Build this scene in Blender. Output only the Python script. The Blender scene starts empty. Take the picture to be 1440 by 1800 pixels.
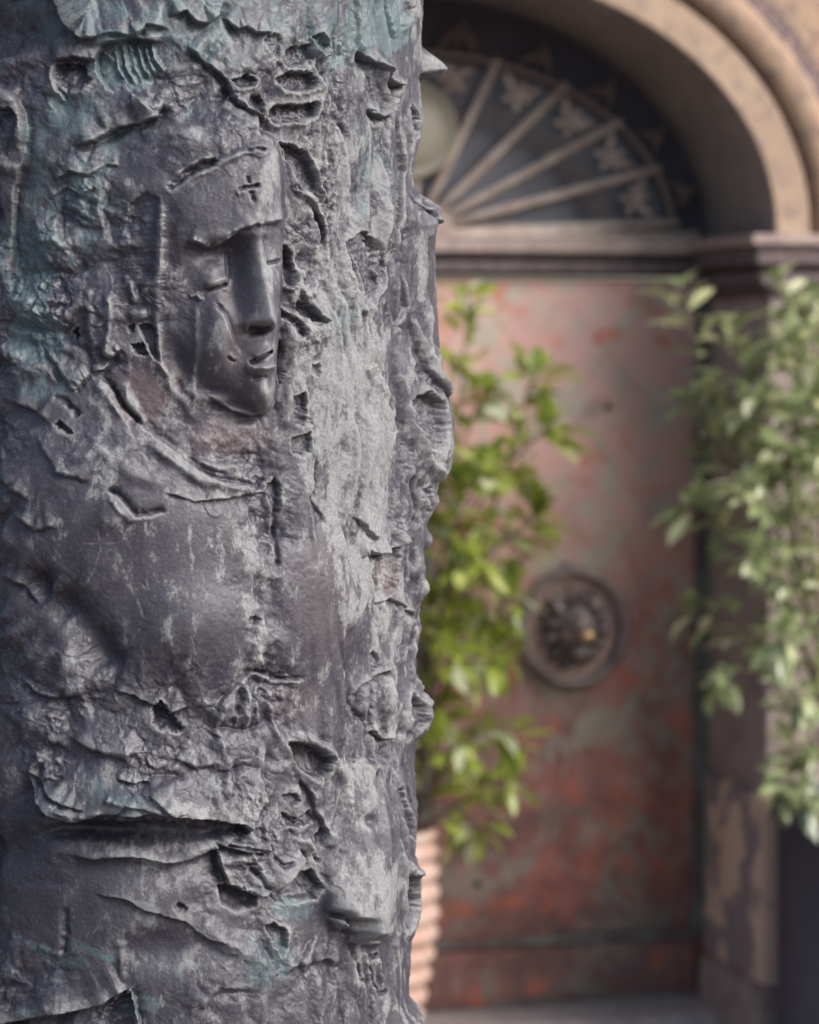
import bpy, bmesh, math, random
import numpy as np
from mathutils import Vector, Matrix

# ------------------------------------------------------------------ camera, sky, sun, exposure
S = bpy.context.scene
COL = S.collection
HEAD = math.radians(14.0)             # the camera looks 14 degrees to the right of the wall's normal
PITCH = math.atan(300 / 5100.0)       # and slightly down
FPX = 5100.0                          # 85 mm on a 30 mm tall frame, counted in 1/1800 of the frame height
D_HUB = 7.8
FH = np.array([math.sin(HEAD), math.cos(HEAD)])
RH = np.array([math.cos(HEAD), -math.sin(HEAD)])
SP, CP = math.sin(PITCH), math.cos(PITCH)


def rel_z(d, py):
    """height relative to the camera of what is seen at row py at forward distance d"""
    v = (900.0 - py) / FPX
    return d * (v * CP - SP) / (CP + v * SP)


def lat(d, dz, px):
    return (px - 720.0) / FPX * (d * CP - dz * SP)


CZ = -rel_z(D_HUB, 1781)
Z_SPRING = CZ + rel_z(D_HUB, 417)
_l = lat(D_HUB, rel_z(D_HUB, 417), 731)
CAM = -(FH * D_HUB + RH * _l)          # the fanlight's hub stands at x = 0, y = 0


def at(px, py, y=0.0):
    """point of the vertical plane Y = y that the photograph shows at (px, py)"""
    v = (900.0 - py) / FPX
    u = (px - 720.0) / FPX
    fwd = np.array([FH[0] * CP, FH[1] * CP, -SP])
    up = np.array([FH[0] * SP, FH[1] * SP, CP])
    r = np.array([RH[0], RH[1], 0.0])
    d = fwd + u * r + v * up
    t = (y - CAM[1]) / d[1]
    return Vector((CAM[0] + t * d[0], y, CZ + t * d[2]))


cam_data = bpy.data.cameras.new('camera')
cam = bpy.data.objects.new('camera', cam_data)
COL.objects.link(cam)
cam.location = (CAM[0], CAM[1], CZ)
cam.rotation_euler = (math.pi / 2 - PITCH, 0, -HEAD)
cam_data.sensor_fit = 'VERTICAL'
cam_data.sensor_height = 30.0
cam_data.sensor_width = 24.0
cam_data.lens = 85.0
cam_data.clip_start = 0.05
cam_data.clip_end = 200.0
cam_data.dof.use_dof = True
cam_data.dof.focus_distance = 2.86
cam_data.dof.aperture_fstop = 4.7
cam_data.dof.aperture_blades = 0
S.camera = cam

SUN_OFF = math.radians(58)            # sun to the right of the line from the sculpture to the camera
SUN_EL = math.radians(35)
back = -FH
sdir = math.cos(SUN_OFF) * back + math.sin(SUN_OFF) * RH
sun_vec = Vector((sdir[0] * math.cos(SUN_EL), sdir[1] * math.cos(SUN_EL), math.sin(SUN_EL)))
sun_data = bpy.data.lights.new('sun', 'SUN')
sun_data.energy = 2.1
sun_data.angle = math.radians(38)
sun_data.color = (1.0, 0.965, 0.935)
sun = bpy.data.objects.new('sun', sun_data)
COL.objects.link(sun)
sun.location = (0, -4, 8)
sun.rotation_euler = sun_vec.to_track_quat('Z', 'Y').to_euler()

W = bpy.data.worlds.new('World')
S.world = W
W.use_nodes = True
wn = W.node_tree
sky = wn.nodes.new('ShaderNodeTexSky')
sky.sky_type = 'NISHITA'
sky.sun_disc = False
sky.sun_elevation = SUN_EL
sky.sun_rotation = math.atan2(sun_vec.x, sun_vec.y)
sky.air_density = 1.0
sky.dust_density = 2.2
sky.ozone_density = 1.0
bgn = wn.nodes['Background']
wn.links.new(sky.outputs[0], bgn.inputs[0])
bgn.inputs[1].default_value = 0.078

S.view_settings.view_transform = 'Standard'
S.view_settings.look = 'None'
S.view_settings.gamma = 1.0
S.view_settings.use_curve_mapping = False
S.view_settings.exposure = 1.3
S.render.engine = 'CYCLES'
S.cycles.use_denoising = True
S.cycles.max_bounces = 6

# ------------------------------------------------------------------ helpers
random.seed(7)


def prop(o, label=None, cat=None, group=None, kind=None):
    if label: o['label'] = label
    if cat: o['category'] = cat
    if group: o['group'] = group
    if kind: o['kind'] = kind
    return o


def empty(name, loc, label, cat, group=None):
    o = bpy.data.objects.new(name, None)
    o.location = loc
    COL.objects.link(o)
    return prop(o, label, cat, group)


def mesh_obj(name, verts, faces, mat, parent=None, smooth=False, origin=None):
    """verts are world coordinates; a child keeps them relative to its parent"""
    me = bpy.data.meshes.new(name)
    off = Vector((0, 0, 0))
    p = parent
    while p is not None:
        off += p.location
        p = p.parent
    if origin is not None:
        o_ = Vector(origin)
    else:
        o_ = off
    me.from_pydata([tuple(Vector(v) - o_) for v in verts], [], faces)
    if smooth:
        me.polygons.foreach_set('use_smooth', [True] * len(me.polygons))
    me.update()
    o = bpy.data.objects.new(name, me)
    if mat: me.materials.append(mat)
    COL.objects.link(o)
    if parent: o.parent = parent
    o.location = o_ - off
    return o


class MB:
    def __init__(s): s.v, s.f = [], []

    def add(s, vs, fs):
        n = len(s.v)
        s.v += [tuple(v) for v in vs]
        s.f += [tuple(i + n for i in f) for f in fs]

    def box(s, x0, x1, y0, y1, z0, z1, b=0.0):
        if b <= 0:
            vs = [(x, y, z) for z in (z0, z1) for y in (y0, y1) for x in (x0, x1)]
            fs = [(0, 2, 3, 1), (4, 5, 7, 6), (0, 1, 5, 4), (2, 6, 7, 3), (0, 4, 6, 2), (1, 3, 7, 5)]
            s.add(vs, fs)
            return
        bm = bmesh.new()
        bmesh.ops.create_cube(bm, size=1.0)
        for v in bm.verts:
            v.co = Vector(((x0 + x1) / 2 + v.co.x * (x1 - x0), (y0 + y1) / 2 + v.co.y * (y1 - y0), (z0 + z1) / 2 + v.co.z * (z1 - z0)))
        bmesh.ops.bevel(bm, geom=list(bm.edges), offset=b, segments=2, affect='EDGES')
        s.frombm(bm)

    def frombm(s, bm, M=None):
        bm.verts.ensure_lookup_table()
        for i, v in enumerate(bm.verts): v.index = i
        s.add([(M @ v.co if M else v.co.copy()) for v in bm.verts], [tuple(v.index for v in f.verts) for f in bm.faces])
        bm.free()

    def tube(s, pts, rad, n=8, cap=True):
        pts = [Vector(p) for p in pts]
        if not isinstance(rad, (list, tuple)): rad = [rad] * len(pts)
        base = len(s.v)
        ref = Vector((0.13, 0.2, 0.97))
        rings = []
        for i, p in enumerate(pts):
            t = (pts[min(i + 1, len(pts) - 1)] - pts[max(i - 1, 0)]).normalized()
            r_ = ref if abs(t.dot(ref)) < 0.95 else Vector((1, 0, 0))
            a = t.cross(r_).normalized()
            b = t.cross(a).normalized()
            rings.append([p + (a * math.cos(2 * math.pi * k / n) + b * math.sin(2 * math.pi * k / n)) * rad[i] for k in range(n)])
        vs = [q for r in rings for q in r]
        fs = []
        for i in range(len(pts) - 1):
            for k in range(n):
                k2 = (k + 1) % n
                fs.append((i * n + k, i * n + k2, (i + 1) * n + k2, (i + 1) * n + k))
        if cap:
            fs.append(tuple(range(n - 1, -1, -1)))
            fs.append(tuple((len(pts) - 1) * n + k for k in range(n)))
        s.add(vs, fs)

    def ellipsoid(s, c, r, M=None, u=12, v=8):
        bm = bmesh.new()
        bmesh.ops.create_uvsphere(bm, u_segments=u, v_segments=v, radius=1.0)
        T = Matrix.Translation(Vector(c)) @ (M.to_4x4() if M else Matrix.Identity(4)) @ Matrix.Diagonal((r[0], r[1], r[2], 1))
        s.frombm(bm, T)

    def lathe(s, prof, c, n=48):
        """prof: (radius, z) from bottom to top"""
        vs, fs = [], []
        for r, z in prof:
            for k in range(n):
                a = 2 * math.pi * k / n
                vs.append((c[0] + r * math.cos(a), c[1] + r * math.sin(a), c[2] + z))
        for i in range(len(prof) - 1):
            for k in range(n):
                k2 = (k + 1) % n
                fs.append((i * n + k, i * n + k2, (i + 1) * n + k2, (i + 1) * n + k))
        s.add(vs, fs)

    def build(s, name, mat, parent=None, smooth=False, origin=None):
        return mesh_obj(name, s.v, s.f, mat, parent, smooth, origin)


# ------------------------------------------------------------------ materials
class NT:
    def __init__(s, name):
        s.m = bpy.data.materials.new(name)
        s.m.use_nodes = True
        s.t = s.m.node_tree
        s.b = s.t.nodes['Principled BSDF']
        s.tc = s.t.nodes.new('ShaderNodeTexCoord')

    def n(s, typ, **kw):
        nd = s.t.nodes.new(typ)
        for k, v in kw.items():
            if k.startswith('i_'):
                nd.inputs[k[2:].replace('_', ' ')].default_value = v
            else:
                setattr(nd, k, v)
        return nd

    def l(s, a, b): s.t.links.new(a, b)

    def coord(s, scale=(1, 1, 1), which='Object', rot=(0, 0, 0)):
        mp = s.n('ShaderNodeMapping')
        mp.inputs['Scale'].default_value = scale
        mp.inputs['Rotation'].default_value = rot
        s.l(s.tc.outputs[which], mp.inputs[0])
        return mp.outputs[0]

    def noise(s, scale, detail=5, rough=0.6, co=None, dist=0.0, out=0):
        nd = s.n('ShaderNodeTexNoise')
        nd.inputs['Scale'].default_value = scale
        nd.inputs['Detail'].default_value = detail
        nd.inputs['Roughness'].default_value = rough
        nd.inputs['Distortion'].default_value = dist
        s.l(co if co is not None else s.tc.outputs['Object'], nd.inputs['Vector'])
        return nd.outputs[out]

    def ramp(s, src, stops, interp='LINEAR'):
        r = s.n('ShaderNodeValToRGB')
        r.color_ramp.interpolation = interp
        el = r.color_ramp.elements
        while len(el) < len(stops): el.new(0.5)
        for e, (p, c) in zip(el, stops):
            e.position = p
            e.color = (c, c, c, 1) if not isinstance(c, (tuple, list)) else (*c, 1)
        s.l(src, r.inputs[0])
        return r.outputs[0]

    def mix(s, fac, a, b, mode='MIX'):
        m = s.n('ShaderNodeMix', data_type='RGBA', blend_type=mode)
        for sock, val in ((m.inputs[0], fac), (m.inputs[6], a), (m.inputs[7], b)):
            if isinstance(val, (int, float)): sock.default_value = val
            elif isinstance(val, (tuple, list)): sock.default_value = (*val, 1)
            else: s.l(val, sock)
        return m.outputs[2]

    def math(s, op, a, b=0.0, c=0.0, clamp=False):
        m = s.n('ShaderNodeMath', operation=op, use_clamp=clamp)
        for i, val in enumerate((a, b, c)):
            if isinstance(val, (int, float)): m.inputs[i].default_value = val
            else: s.l(val, m.inputs[i])
        return m.outputs[0]

    def attr(s, name):
        return s.n('ShaderNodeAttribute', attribute_name=name).outputs['Fac']

    def bump(s, h, strength=0.5, dist=0.01, prev=None):
        b = s.n('ShaderNodeBump')
        b.inputs['Strength'].default_value = strength
        b.inputs['Distance'].default_value = dist
        s.l(h, b.inputs['Height'])
        if prev is not None: s.l(prev, b.inputs['Normal'])
        return b.outputs[0]

    def out(s, color, rough=0.6, metal=0.0, normal=None, spec=0.5):
        for k, v in (('Base Color', color), ('Roughness', rough), ('Metallic', metal), ('Specular IOR Level', spec)):
            if isinstance(v, (int, float)): s.b.inputs[k].default_value = v
            elif isinstance(v, (tuple, list)): s.b.inputs[k].default_value = (*v, 1)
            else: s.l(v, s.b.inputs[k])
        if normal is not None: s.l(normal, s.b.inputs['Normal'])
        return s.m

# ------------------------------------------------------------------ doorway, door, fanlight
GZ = -0.12                              # pavement level; the threshold is z = 0
FY = -0.43                              # face of the facade; the door's plane is y = 0
A0, B0 = 0.845, 0.648                   # half width and rise of the basket arch
ZS = Z_SPRING


def plaster(name, c1, c2, c3, scale=3.0, bumpy=.5, rough=.85):
    t = NT(name)
    n1 = t.noise(scale, 6, .62, t.coord((1, 1, 1.0)))
    n2 = t.noise(scale * 5.3, 5, .6)
    c = t.mix(t.ramp(n1, [(.36, 0), (.62, 1)]), c1, c2)
    c = t.mix(t.ramp(n2, [(.46, 0), (.64, 1)]), c, c3)
    h = t.math('ADD', t.noise(scale * 24, 5, .65), t.math('MULTIPLY', n2, .8))
    return t.out(c, rough, 0, t.bump(h, bumpy, .006), .3)


M_OCHRE = plaster('ochre_plaster', (.38, .265, .18), (.31, .21, .145), (.21, .15, .125), 3.6)
M_OCHRE2 = plaster('pale_ochre_plaster', (.39, .285, .20), (.33, .235, .17), (.25, .185, .15), 5.0)
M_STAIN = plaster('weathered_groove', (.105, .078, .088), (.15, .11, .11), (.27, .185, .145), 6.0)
M_MAUVE = plaster('mauve_plaster', (.295, .24, .22), (.345, .28, .255), (.23, .185, .175), 2.6)
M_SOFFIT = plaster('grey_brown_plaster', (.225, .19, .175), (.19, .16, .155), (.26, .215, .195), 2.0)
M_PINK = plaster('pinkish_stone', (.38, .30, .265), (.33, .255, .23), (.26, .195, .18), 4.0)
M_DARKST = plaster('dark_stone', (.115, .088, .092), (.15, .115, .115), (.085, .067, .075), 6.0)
M_STEP = plaster('grey_step_stone', (.50, .44, .43), (.43, .375, .365), (.34, .29, .28), 5.0)
M_PAVE = plaster('pavement_stone', (.16, .13, .13), (.12, .10, .105), (.20, .16, .15), 3.0)


def peeling():
    t = NT('peeling_plaster')
    n1 = t.noise(6.2, 4, .55, t.coord((1, 1, .7)))
    n2 = t.noise(31, 5, .6)
    m = t.ramp(t.math('ADD', n1, t.math('MULTIPLY', t.math('SUBTRACT', n2, .5), .16)), [(.485, 0), (.515, 1)])
    c = t.mix(t.noise(9, 4), (.60, .42, .315), (.62, .485, .40))
    d = t.mix(t.noise(14, 4), (.22, .185, .195), (.28, .235, .23))
    c = t.mix(m, c, d)
    h = t.math('ADD', t.math('MULTIPLY', m, -1.2), t.math('MULTIPLY', t.noise(120, 5, .6), .5))
    return t.out(c, .9, 0, t.bump(h, .6, .006), .25)


M_PEEL = peeling()

house = empty('house_front', (0.0, FY, GZ), 'ochre plastered house front with a basket arch over the doorway', 'building')


def sweep(mb, prof, a=A0, b=B0, zc=ZS, n=72, cx=0.0, t0=0.0, t1=math.pi):
    """prof: (offset outwards from the arch curve, y) swept along the half ellipse"""
    vs, fs = [], []
    m = len(prof)
    for i in range(n + 1):
        t = t0 + (t1 - t0) * i / n
        for r, y in prof:
            vs.append((cx + (a + r) * math.cos(t), y, zc + (b + r) * math.sin(t)))
    for i in range(n):
        for k in range(m - 1):
            fs.append((i * m + k, i * m + k + 1, (i + 1) * m + k + 1, (i + 1) * m + k))
    mb.add(vs, fs)


m = MB(); sweep(m, [(0.0, FY - .028), (0.0, .07)]); m.build('soffit', M_SOFFIT, house, True)
m = MB(); sweep(m, [(0.0005, FY), (0.0005, FY - .026), (.006, FY - .034), (.092, FY - .034), (.098, FY - .028), (.098, FY)]); m.build('arch_band', M_OCHRE2, house)
m = MB(); sweep(m, [(.0985, FY - .004), (.118, FY - .006)]); m.build('arch_groove', M_STAIN, house)
m = MB(); sweep(m, [(.1185, FY), (.1185, FY - .03), (.135, FY - .048), (.17, FY - .056), (.20, FY - .048), (.212, FY - .03), (.212, FY)]); m.build('arch_band', M_OCHRE, house, True)
m = MB(); sweep(m, [(.2125, FY - .012), (.225, FY - .014), (.235, FY - .003), (.268, FY - .003)]); m.build('arch_groove', M_STAIN, house)
m = MB(); sweep(m, [(.2685, FY), (.39, FY), (.392, FY + .012), (.402, FY + .012), (.404, FY), (1.2, FY), (3.4, FY)]); m.build('wall', M_OCHRE, house)
# walls and pilasters each side of the opening
for s in (1, -1):
    def bx(mb, x0, x1, *r, b=0.0): mb.box(min(s * x0, s * x1), max(s * x0, s * x1), *r, b=b)
    m = MB(); bx(m, A0, 4.24, FY, .12, GZ, ZS - .0015); m.build('jamb_wall', M_MAUVE, house)
    m = MB(); bx(m, A0 - .012, 1.28, FY - .035, -.005, .64, ZS - .165); m.build('pilaster', M_MAUVE, house)
    m = MB(); bx(m, A0 - .03, 1.31, FY - .065, -.02, .135, .6395, b=.008); m.build('plinth', M_PEEL, house)
    m = MB(); bx(m, A0 - .045, 1.34, FY - .085, -.03, GZ - .05, .1345, b=.01); m.build('plinth_base', M_MAUVE, house)
    # impost: stacked mouldings running round the corner into the reveal
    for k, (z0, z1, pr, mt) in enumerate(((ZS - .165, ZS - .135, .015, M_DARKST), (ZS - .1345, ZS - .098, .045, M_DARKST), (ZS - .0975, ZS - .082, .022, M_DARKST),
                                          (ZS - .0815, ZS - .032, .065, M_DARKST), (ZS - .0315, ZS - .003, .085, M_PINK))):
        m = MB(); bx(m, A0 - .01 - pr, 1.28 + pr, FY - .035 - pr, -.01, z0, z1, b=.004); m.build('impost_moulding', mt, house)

# threshold, pavement
m = MB(); m.box(-.86, .86, -.19, .10, GZ - .05, -.004, b=.012); prop(m.build('threshold_step', M_STEP), kind='structure')
m = MB(); m.add([(-60, -60, GZ), (60, -60, GZ), (60, 60, GZ), (-60, 60, GZ)], [(0, 1, 2, 3)]); prop(m.build('pavement', M_PAVE), kind='structure')


def door_material():
    t = NT('painted_copper')
    ob = t.coord((1, 1, 1), 'Object')
    geo = t.n('ShaderNodeNewGeometry')
    pos = geo.outputs['Position']
    rnd = t.n('ShaderNodeObjectInfo').outputs['Random']

    def nz(sc, d=5, r=.6, dist=0.0): return t.noise(sc, d, r, pos, dist)
    red = t.mix(t.ramp(nz(7, 6, .65, .4), [(.36, 0), (.66, 1)]), (.25, .078, .066), (.50, .19, .145))
    brown = t.mix(nz(11), (.13, .072, .070), (.29, .165, .14))
    c = t.mix(t.ramp(t.math('ADD', nz(3.2, 5, .6, .6), t.math('MULTIPLY', t.math('SUBTRACT', rnd, .5), .10)), [(.44, 0), (.60, 1)]), red, brown)
    # paler, chalky pink tint that grows with height
    sep = t.n('ShaderNodeSeparateXYZ'); t.l(pos, sep.inputs[0])
    hgt = t.math('MULTIPLY', t.math('SUBTRACT', sep.outputs[2], .55), .85, clamp=True)
    bl = t.math('MULTIPLY', t.ramp(t.math('ADD', t.math('MULTIPLY', hgt, .55), nz(4.5, 6, .65)), [(.50, 0), (.92, 1)]), .72)
    c = t.mix(bl, c, (.56, .37, .325))
    gr = t.ramp(t.math('ADD', nz(7.5, 7, .66, 1.2), t.math('MULTIPLY', t.math('SUBTRACT', rnd, .5), .07)), [(.50, 0), (.58, 1)])
    c = t.mix(t.math('MULTIPLY', gr, .66), c, t.mix(nz(15), (.25, .295, .235), (.43, .42, .335)))
    soil = t.math('MULTIPLY', t.ramp(t.math('ADD', nz(5, 6, .7, .4), t.math('MULTIPLY', t.math('SUBTRACT', .95, sep.outputs[2]), .42)), [(.48, 0), (.84, 1)]), .62)  # dark brown blotches, denser toward the bottom
    c = t.mix(soil, c, t.mix(nz(18, 4), (.060, .040, .043), (.125, .085, .075)))
    og = t.ramp(nz(9.5, 5, .6, .3), [(.56, 0), (.66, 1)])
    c = t.mix(t.math('MULTIPLY', og, .7), c, (.44, .125, .070))
    vi = t.ramp(nz(5.4, 5, .6, .5), [(.62, 0), (.74, 1)])
    c = t.mix(t.math('MULTIPLY', vi, .6), c, (.095, .075, .10))
    h = t.math('ADD', nz(60, 5, .6), nz(14, 3))
    return t.out(c, .55, 0.15, t.bump(h, .4, .004), .4)


M_DOOR = door_material()
tt = NT('door_edge_metal')
M_DEDGE = tt.out(tt.mix(tt.ramp(tt.noise(9, 5), [(.42, 0), (.6, 1)]), (.115, .085, .08), (.15, .175, .155)), .6, .2, None, .4)
tt = NT('dark_iron')
M_IRON = tt.out(tt.mix(tt.noise(24, 5), (.035, .030, .036), (.075, .064, .068)), .5, .3, tt.bump(tt.noise(90, 4), .3, .003), .5)

door = empty('double_door', (0, 0, 0), 'mottled red and green double door clad in lozenge-shaped metal sheets', 'door')
door['kind'] = 'thing'


def clip_poly(P, x0, x1, z0, z1):
    for ax, lim, sg in ((0, x0, 1), (0, x1, -1), (1, z0, 1), (1, z1, -1)):
        Q = []
        for i in range(len(P)):
            a, b = P[i], P[(i + 1) % len(P)]
            ia, ib = sg * (a[ax] - lim) >= -1e-9, sg * (b[ax] - lim) >= -1e-9
            if ia: Q.append(a)
            if ia != ib:
                t_ = (lim - a[ax]) / (b[ax] - a[ax])
                Q.append((a[0] + t_ * (b[0] - a[0]), a[1] + t_ * (b[1] - a[1])))
        P = Q
        if len(P) < 3: return []
    R = []
    for p in P:
        if not R or (abs(p[0] - R[-1][0]) + abs(p[1] - R[-1][1])) > 1e-5: R.append(p)
    if len(R) > 2 and abs(R[0][0] - R[-1][0]) + abs(R[0][1] - R[-1][1]) < 1e-5: R.pop()
    return R if len(R) > 2 else []


def plate_prism(P, y, th, inset):
    cx = sum(p[0] for p in P) / len(P); cz = sum(p[1] for p in P) / len(P)
    n = len(P)

    def sh(p, k):
        d = math.hypot(p[0] - cx, p[1] - cz) + 1e-9
        return (cx + (p[0] - cx) * max(0, 1 - k / d), cz + (p[1] - cz) * max(0, 1 - k / d))
    rings = [[(*sh(p, inset), y) for p in P], [(*sh(p, inset), y - th) for p in P], [(*sh(p, inset + .006), y - th - .0012) for p in P]]
    vs = [(q[0], q[2], q[1]) for r in rings for q in r]
    fs = []
    for k in range(2):
        for i in range(n):
            j = (i + 1) % n
            fs.append((k * n + i, k * n + j, (k + 1) * n + j, (k + 1) * n + i))
    fs.append(tuple(2 * n + i for i in range(n)))
    return vs, fs, (cx, cz)


bmh = bmesh.new(); bmesh.ops.create_icosphere(bmh, subdivisions=2, radius=.010)
for v in bmh.verts: v.co.y *= .7
stud_me = bpy.data.meshes.new('stud'); bmh.to_mesh(stud_me); bmh.free(); stud_me.materials.append(M_IRON)
HX, HZ = .1217, .1442
for s in (1, -1):
    x0, x1 = (.004, .832) if s > 0 else (-.832, -.004)
    lb = MB(); lb.box(x0, x1, 0.0, .05, .006, 1.995, b=.003)
    leaf = lb.build('door_leaf', M_DOOR, door)
    fx0, fx1, fz0, fz1 = x0 + .049, x1 - .049, .205, .205 + 12 * HZ
    rl = MB(); rl.box(x0 + .03, x1 - .03, -.012, -.0005, .03, .165, b=.004); rl.build('kick_plate', M_DOOR, leaf)
    rl = MB(); rl.box(x0 + .002, x1 - .002, -.018, -.0005, .172, .196, b=.004); rl.build('rail', M_DEDGE, leaf)
    for xa in (x0 + .002, x1 - .040):
        rl = MB(); rl.box(xa, xa + .038, -.012, -.0005, .2, 1.985, b=.004); rl.build('stile', M_DEDGE, leaf)
    for j in range(-1, 14):
        for i in range(-1, 8):
            if (i + j) % 2: continue
            cx, cz = fx0 + i * HX, fz0 + j * HZ
            P = clip_poly([(cx - HX, cz), (cx, cz - HZ), (cx + HX, cz), (cx, cz + HZ)], fx0, fx1, fz0, fz1)
            if not P: continue
            vs, fs, c = plate_prism(P, -.0006, .0019, .0012)
            mesh_obj('lozenge_sheet', vs, fs, M_DOOR, leaf, origin=(c[0], -.0006, c[1]))
            if fx0 - .01 < cx < fx1 + .01 and fz0 - .01 < cz < fz1 + .01 and 0 < i < 6 and 0 < j < 12 and (i + 2 * j) % 7 == 3:
                st = bpy.data.objects.new('stud', stud_me); COL.objects.link(st); st.parent = leaf; st.location = (cx, -.011, cz)

# transom between door and fanlight
tr = empty('transom', (0, 0, 2.0), 'dark moulded transom with a pale top ledge above the red door', 'transom')
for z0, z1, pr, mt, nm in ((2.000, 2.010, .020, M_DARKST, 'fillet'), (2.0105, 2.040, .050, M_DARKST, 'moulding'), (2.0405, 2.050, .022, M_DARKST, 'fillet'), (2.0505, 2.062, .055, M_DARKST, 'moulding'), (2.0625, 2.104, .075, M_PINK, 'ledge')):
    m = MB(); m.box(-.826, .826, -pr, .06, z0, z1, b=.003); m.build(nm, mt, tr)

# fanlight
tt = NT('rusty_iron')
M_RUST = tt.out(tt.mix(tt.ramp(tt.noise(14, 5, .65), [(.4, 0), (.62, 1)]), (.60, .51, .45), (.44, .34, .29)), .7, .0, tt.bump(tt.noise(80, 4), .4, .003), .35)
tt = NT('old_glass')
M_GLASS = tt.out(tt.mix(tt.ramp(tt.noise(2.6, 4), [(.42, 0), (.62, 1)]), (.135, .135, .165), (.085, .083, .108)), .5, 0, None, .6)
tt = NT('dark_board')
M_BOARD = tt.out(tt.mix(tt.noise(12, 5), (.050, .048, .066), (.075, .070, .088)), .7, 0, tt.bump(tt.noise(30, 4), .4, .004), .3)
tt = NT('cream_enamel')
M_CREAM = tt.out(tt.mix(tt.noise(5, 4), (.30, .285, .225), (.24, .21, .17)), .5, 0, None, .4)
tt = NT('dark_rust')
M_SPEAR = tt.out(tt.mix(tt.noise(14, 4), (.22, .16, .14), (.13, .10, .10)), .7)
fan = empty('fanlight', (0, .0, ZS), 'iron fanlight of radiating spokes and flower ornaments under the arch', 'fanlight')
m = MB()
n = 48
vs = [(0, .0695, ZS - .05)] + [(1.05 * A0 * math.cos(math.pi * i / n), .0695, ZS - .03 + (1.1 * B0) * math.sin(math.pi * i / n)) for i in range(n + 1)]
m.add(vs, [(0, i + 1, i + 2) for i in range(n)]); m.build('back_board', M_BOARD, fan)
RA, RBB = .73, .48
m = MB()
vs = [(0, .05, ZS)] + [(RA * math.cos(math.pi * i / n), .05, ZS + RBB * math.sin(math.pi * i / n)) for i in range(n + 1)]
m.add(vs, [(0, i + 1, i + 2) for i in range(n)]); m.build('pane', M_GLASS, fan)
rr2 = random.Random(9)
sp_t = [4, 22, 39, 55.5, 72, 90, 108, 124.5, 141, 158, 176]


def ell(td, k=1.0, y=0.0): return Vector((RA * k * math.cos(math.radians(td)), y, ZS + .012 + RBB * k * math.sin(math.radians(td))))


for td in sp_t:
    m = MB()
    p0, p1 = ell(td, .10, 0.01), ell(td, 1.02, 0.01)
    m.tube([p0, p0.lerp(p1, .5), p1], [.0135, .0125, .0115], 8)
    m.build('spoke', M_RUST, fan, True)
for a_, b_ in zip(sp_t[:-1], sp_t[1:]):
    m = MB()
    m.tube([ell(a_ + (b_ - a_) * k / 4, 1.0, .012) for k in range(5)], .0105, 7)
    m.build('ring_bar', M_SPEAR, fan, True)
    # flower between the spokes
    mid = (a_ + b_) / 2
    c = ell(mid, .86, -.004)
    out = Vector((math.cos(math.radians(mid)), 0, math.sin(math.radians(mid)))).normalized()
    m = MB()
    for q in range(5):
        an = q * math.pi / 2.5 + mid
        o_ = Vector((math.cos(an), 0, math.sin(an)))
        m.ellipsoid(c + o_ * .027 + Vector((0, -.006, 0)), (.015, .009, .009), Matrix.Rotation(-an, 3, 'Y'), 8, 6)
    m.ellipsoid(c + Vector((0, -.016, 0)), (.013, .014, .013), None, 8, 6)
    fl = m.build('flower', M_RUST, fan, True)
    for sg in (-1, 1):
        lv = MB()
        dirn = (Matrix.Rotation(sg * .9, 3, 'Y') @ out)
        tip = c + dirn * .075
        side = Vector((-dirn.z, 0, dirn.x)) * .010
        q = c + dirn * .045
        lv.add([c, q + side, tip, q - side, q + Vector((0, -.014, 0))], [(0, 1, 4), (1, 2, 4), (2, 3, 4), (3, 0, 4)])
        lv.build('petal_leaf', M_RUST, fan)
    # wrought scrolls curling out of the spokes
    for sg, te in ((1, a_), (-1, b_)):
        cc = ell(te + sg * (b_ - a_) * .27, .70, .0)
        sc = MB()
        ph = math.radians(te)
        sc.tube([cc + Vector((math.cos(ph + sg * q_ * .62) * (.030 - .0024 * q_), 0, math.sin(ph + sg * q_ * .62) * (.030 - .0024 * q_))) for q_ in range(11)], [.0052] * 8 + [.006, .007, .006], 5)
        sc.build('scroll', M_SPEAR, fan, True)
    # pointed leaves standing outside the ring
    for sg in (-.28, .0, .28):
        lv = MB()
        b0 = ell(mid + sg * (b_ - a_) * .9, 1.02, .01)
        dirn = (Matrix.Rotation(sg * 2.2, 3, 'Y') @ out)
        tip = b0 + dirn * rr2.uniform(.08, .115) + Vector((0, .0, 0))
        side = Vector((-dirn.z, 0, dirn.x)) * .011
        q = b0 + dirn * .045
        lv.add([b0, q + side, tip, q - side, q + Vector((0, -.016, 0))], [(0, 1, 4), (1, 2, 4), (2, 3, 4), (3, 0, 4)])
        lv.build('spear_leaf', M_SPEAR, fan)
# hub, base bar and medallion
m = MB(); m.tube([(-.80, .0, ZS + .012), (.80, .0, ZS + .012)], .012, 8); m.build('base_bar', M_RUST, fan, True)
m = MB()
prof = [(.0, -.055), (.05, -.05), (.085, -.03), (.105, .0), (.105, .03)]
vs, fs = [], []
for i in range(25):
    an = math.pi * i / 24
    for r, y in prof: vs.append((r * math.cos(an), y, ZS + .004 + r * .9 * math.sin(an)))
for i in range(24):
    for k in range(4): fs.append((i * 5 + k, i * 5 + k + 1, (i + 1) * 5 + k + 1, (i + 1) * 5 + k))
m.add(vs, fs); m.build('hub', M_PINK, fan, True)
for td in [(a_ + b_) / 2 for a_, b_ in zip(sp_t[:-1], sp_t[1:])]:
    m = MB(); m.ellipsoid(ell(td, .235, .02), (.015, .012, .013), None, 8, 6); m.build('hub_bead', M_BOARD, fan, True)
m = MB()
md = Vector((-.022, -.03, ZS + .285))
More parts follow.
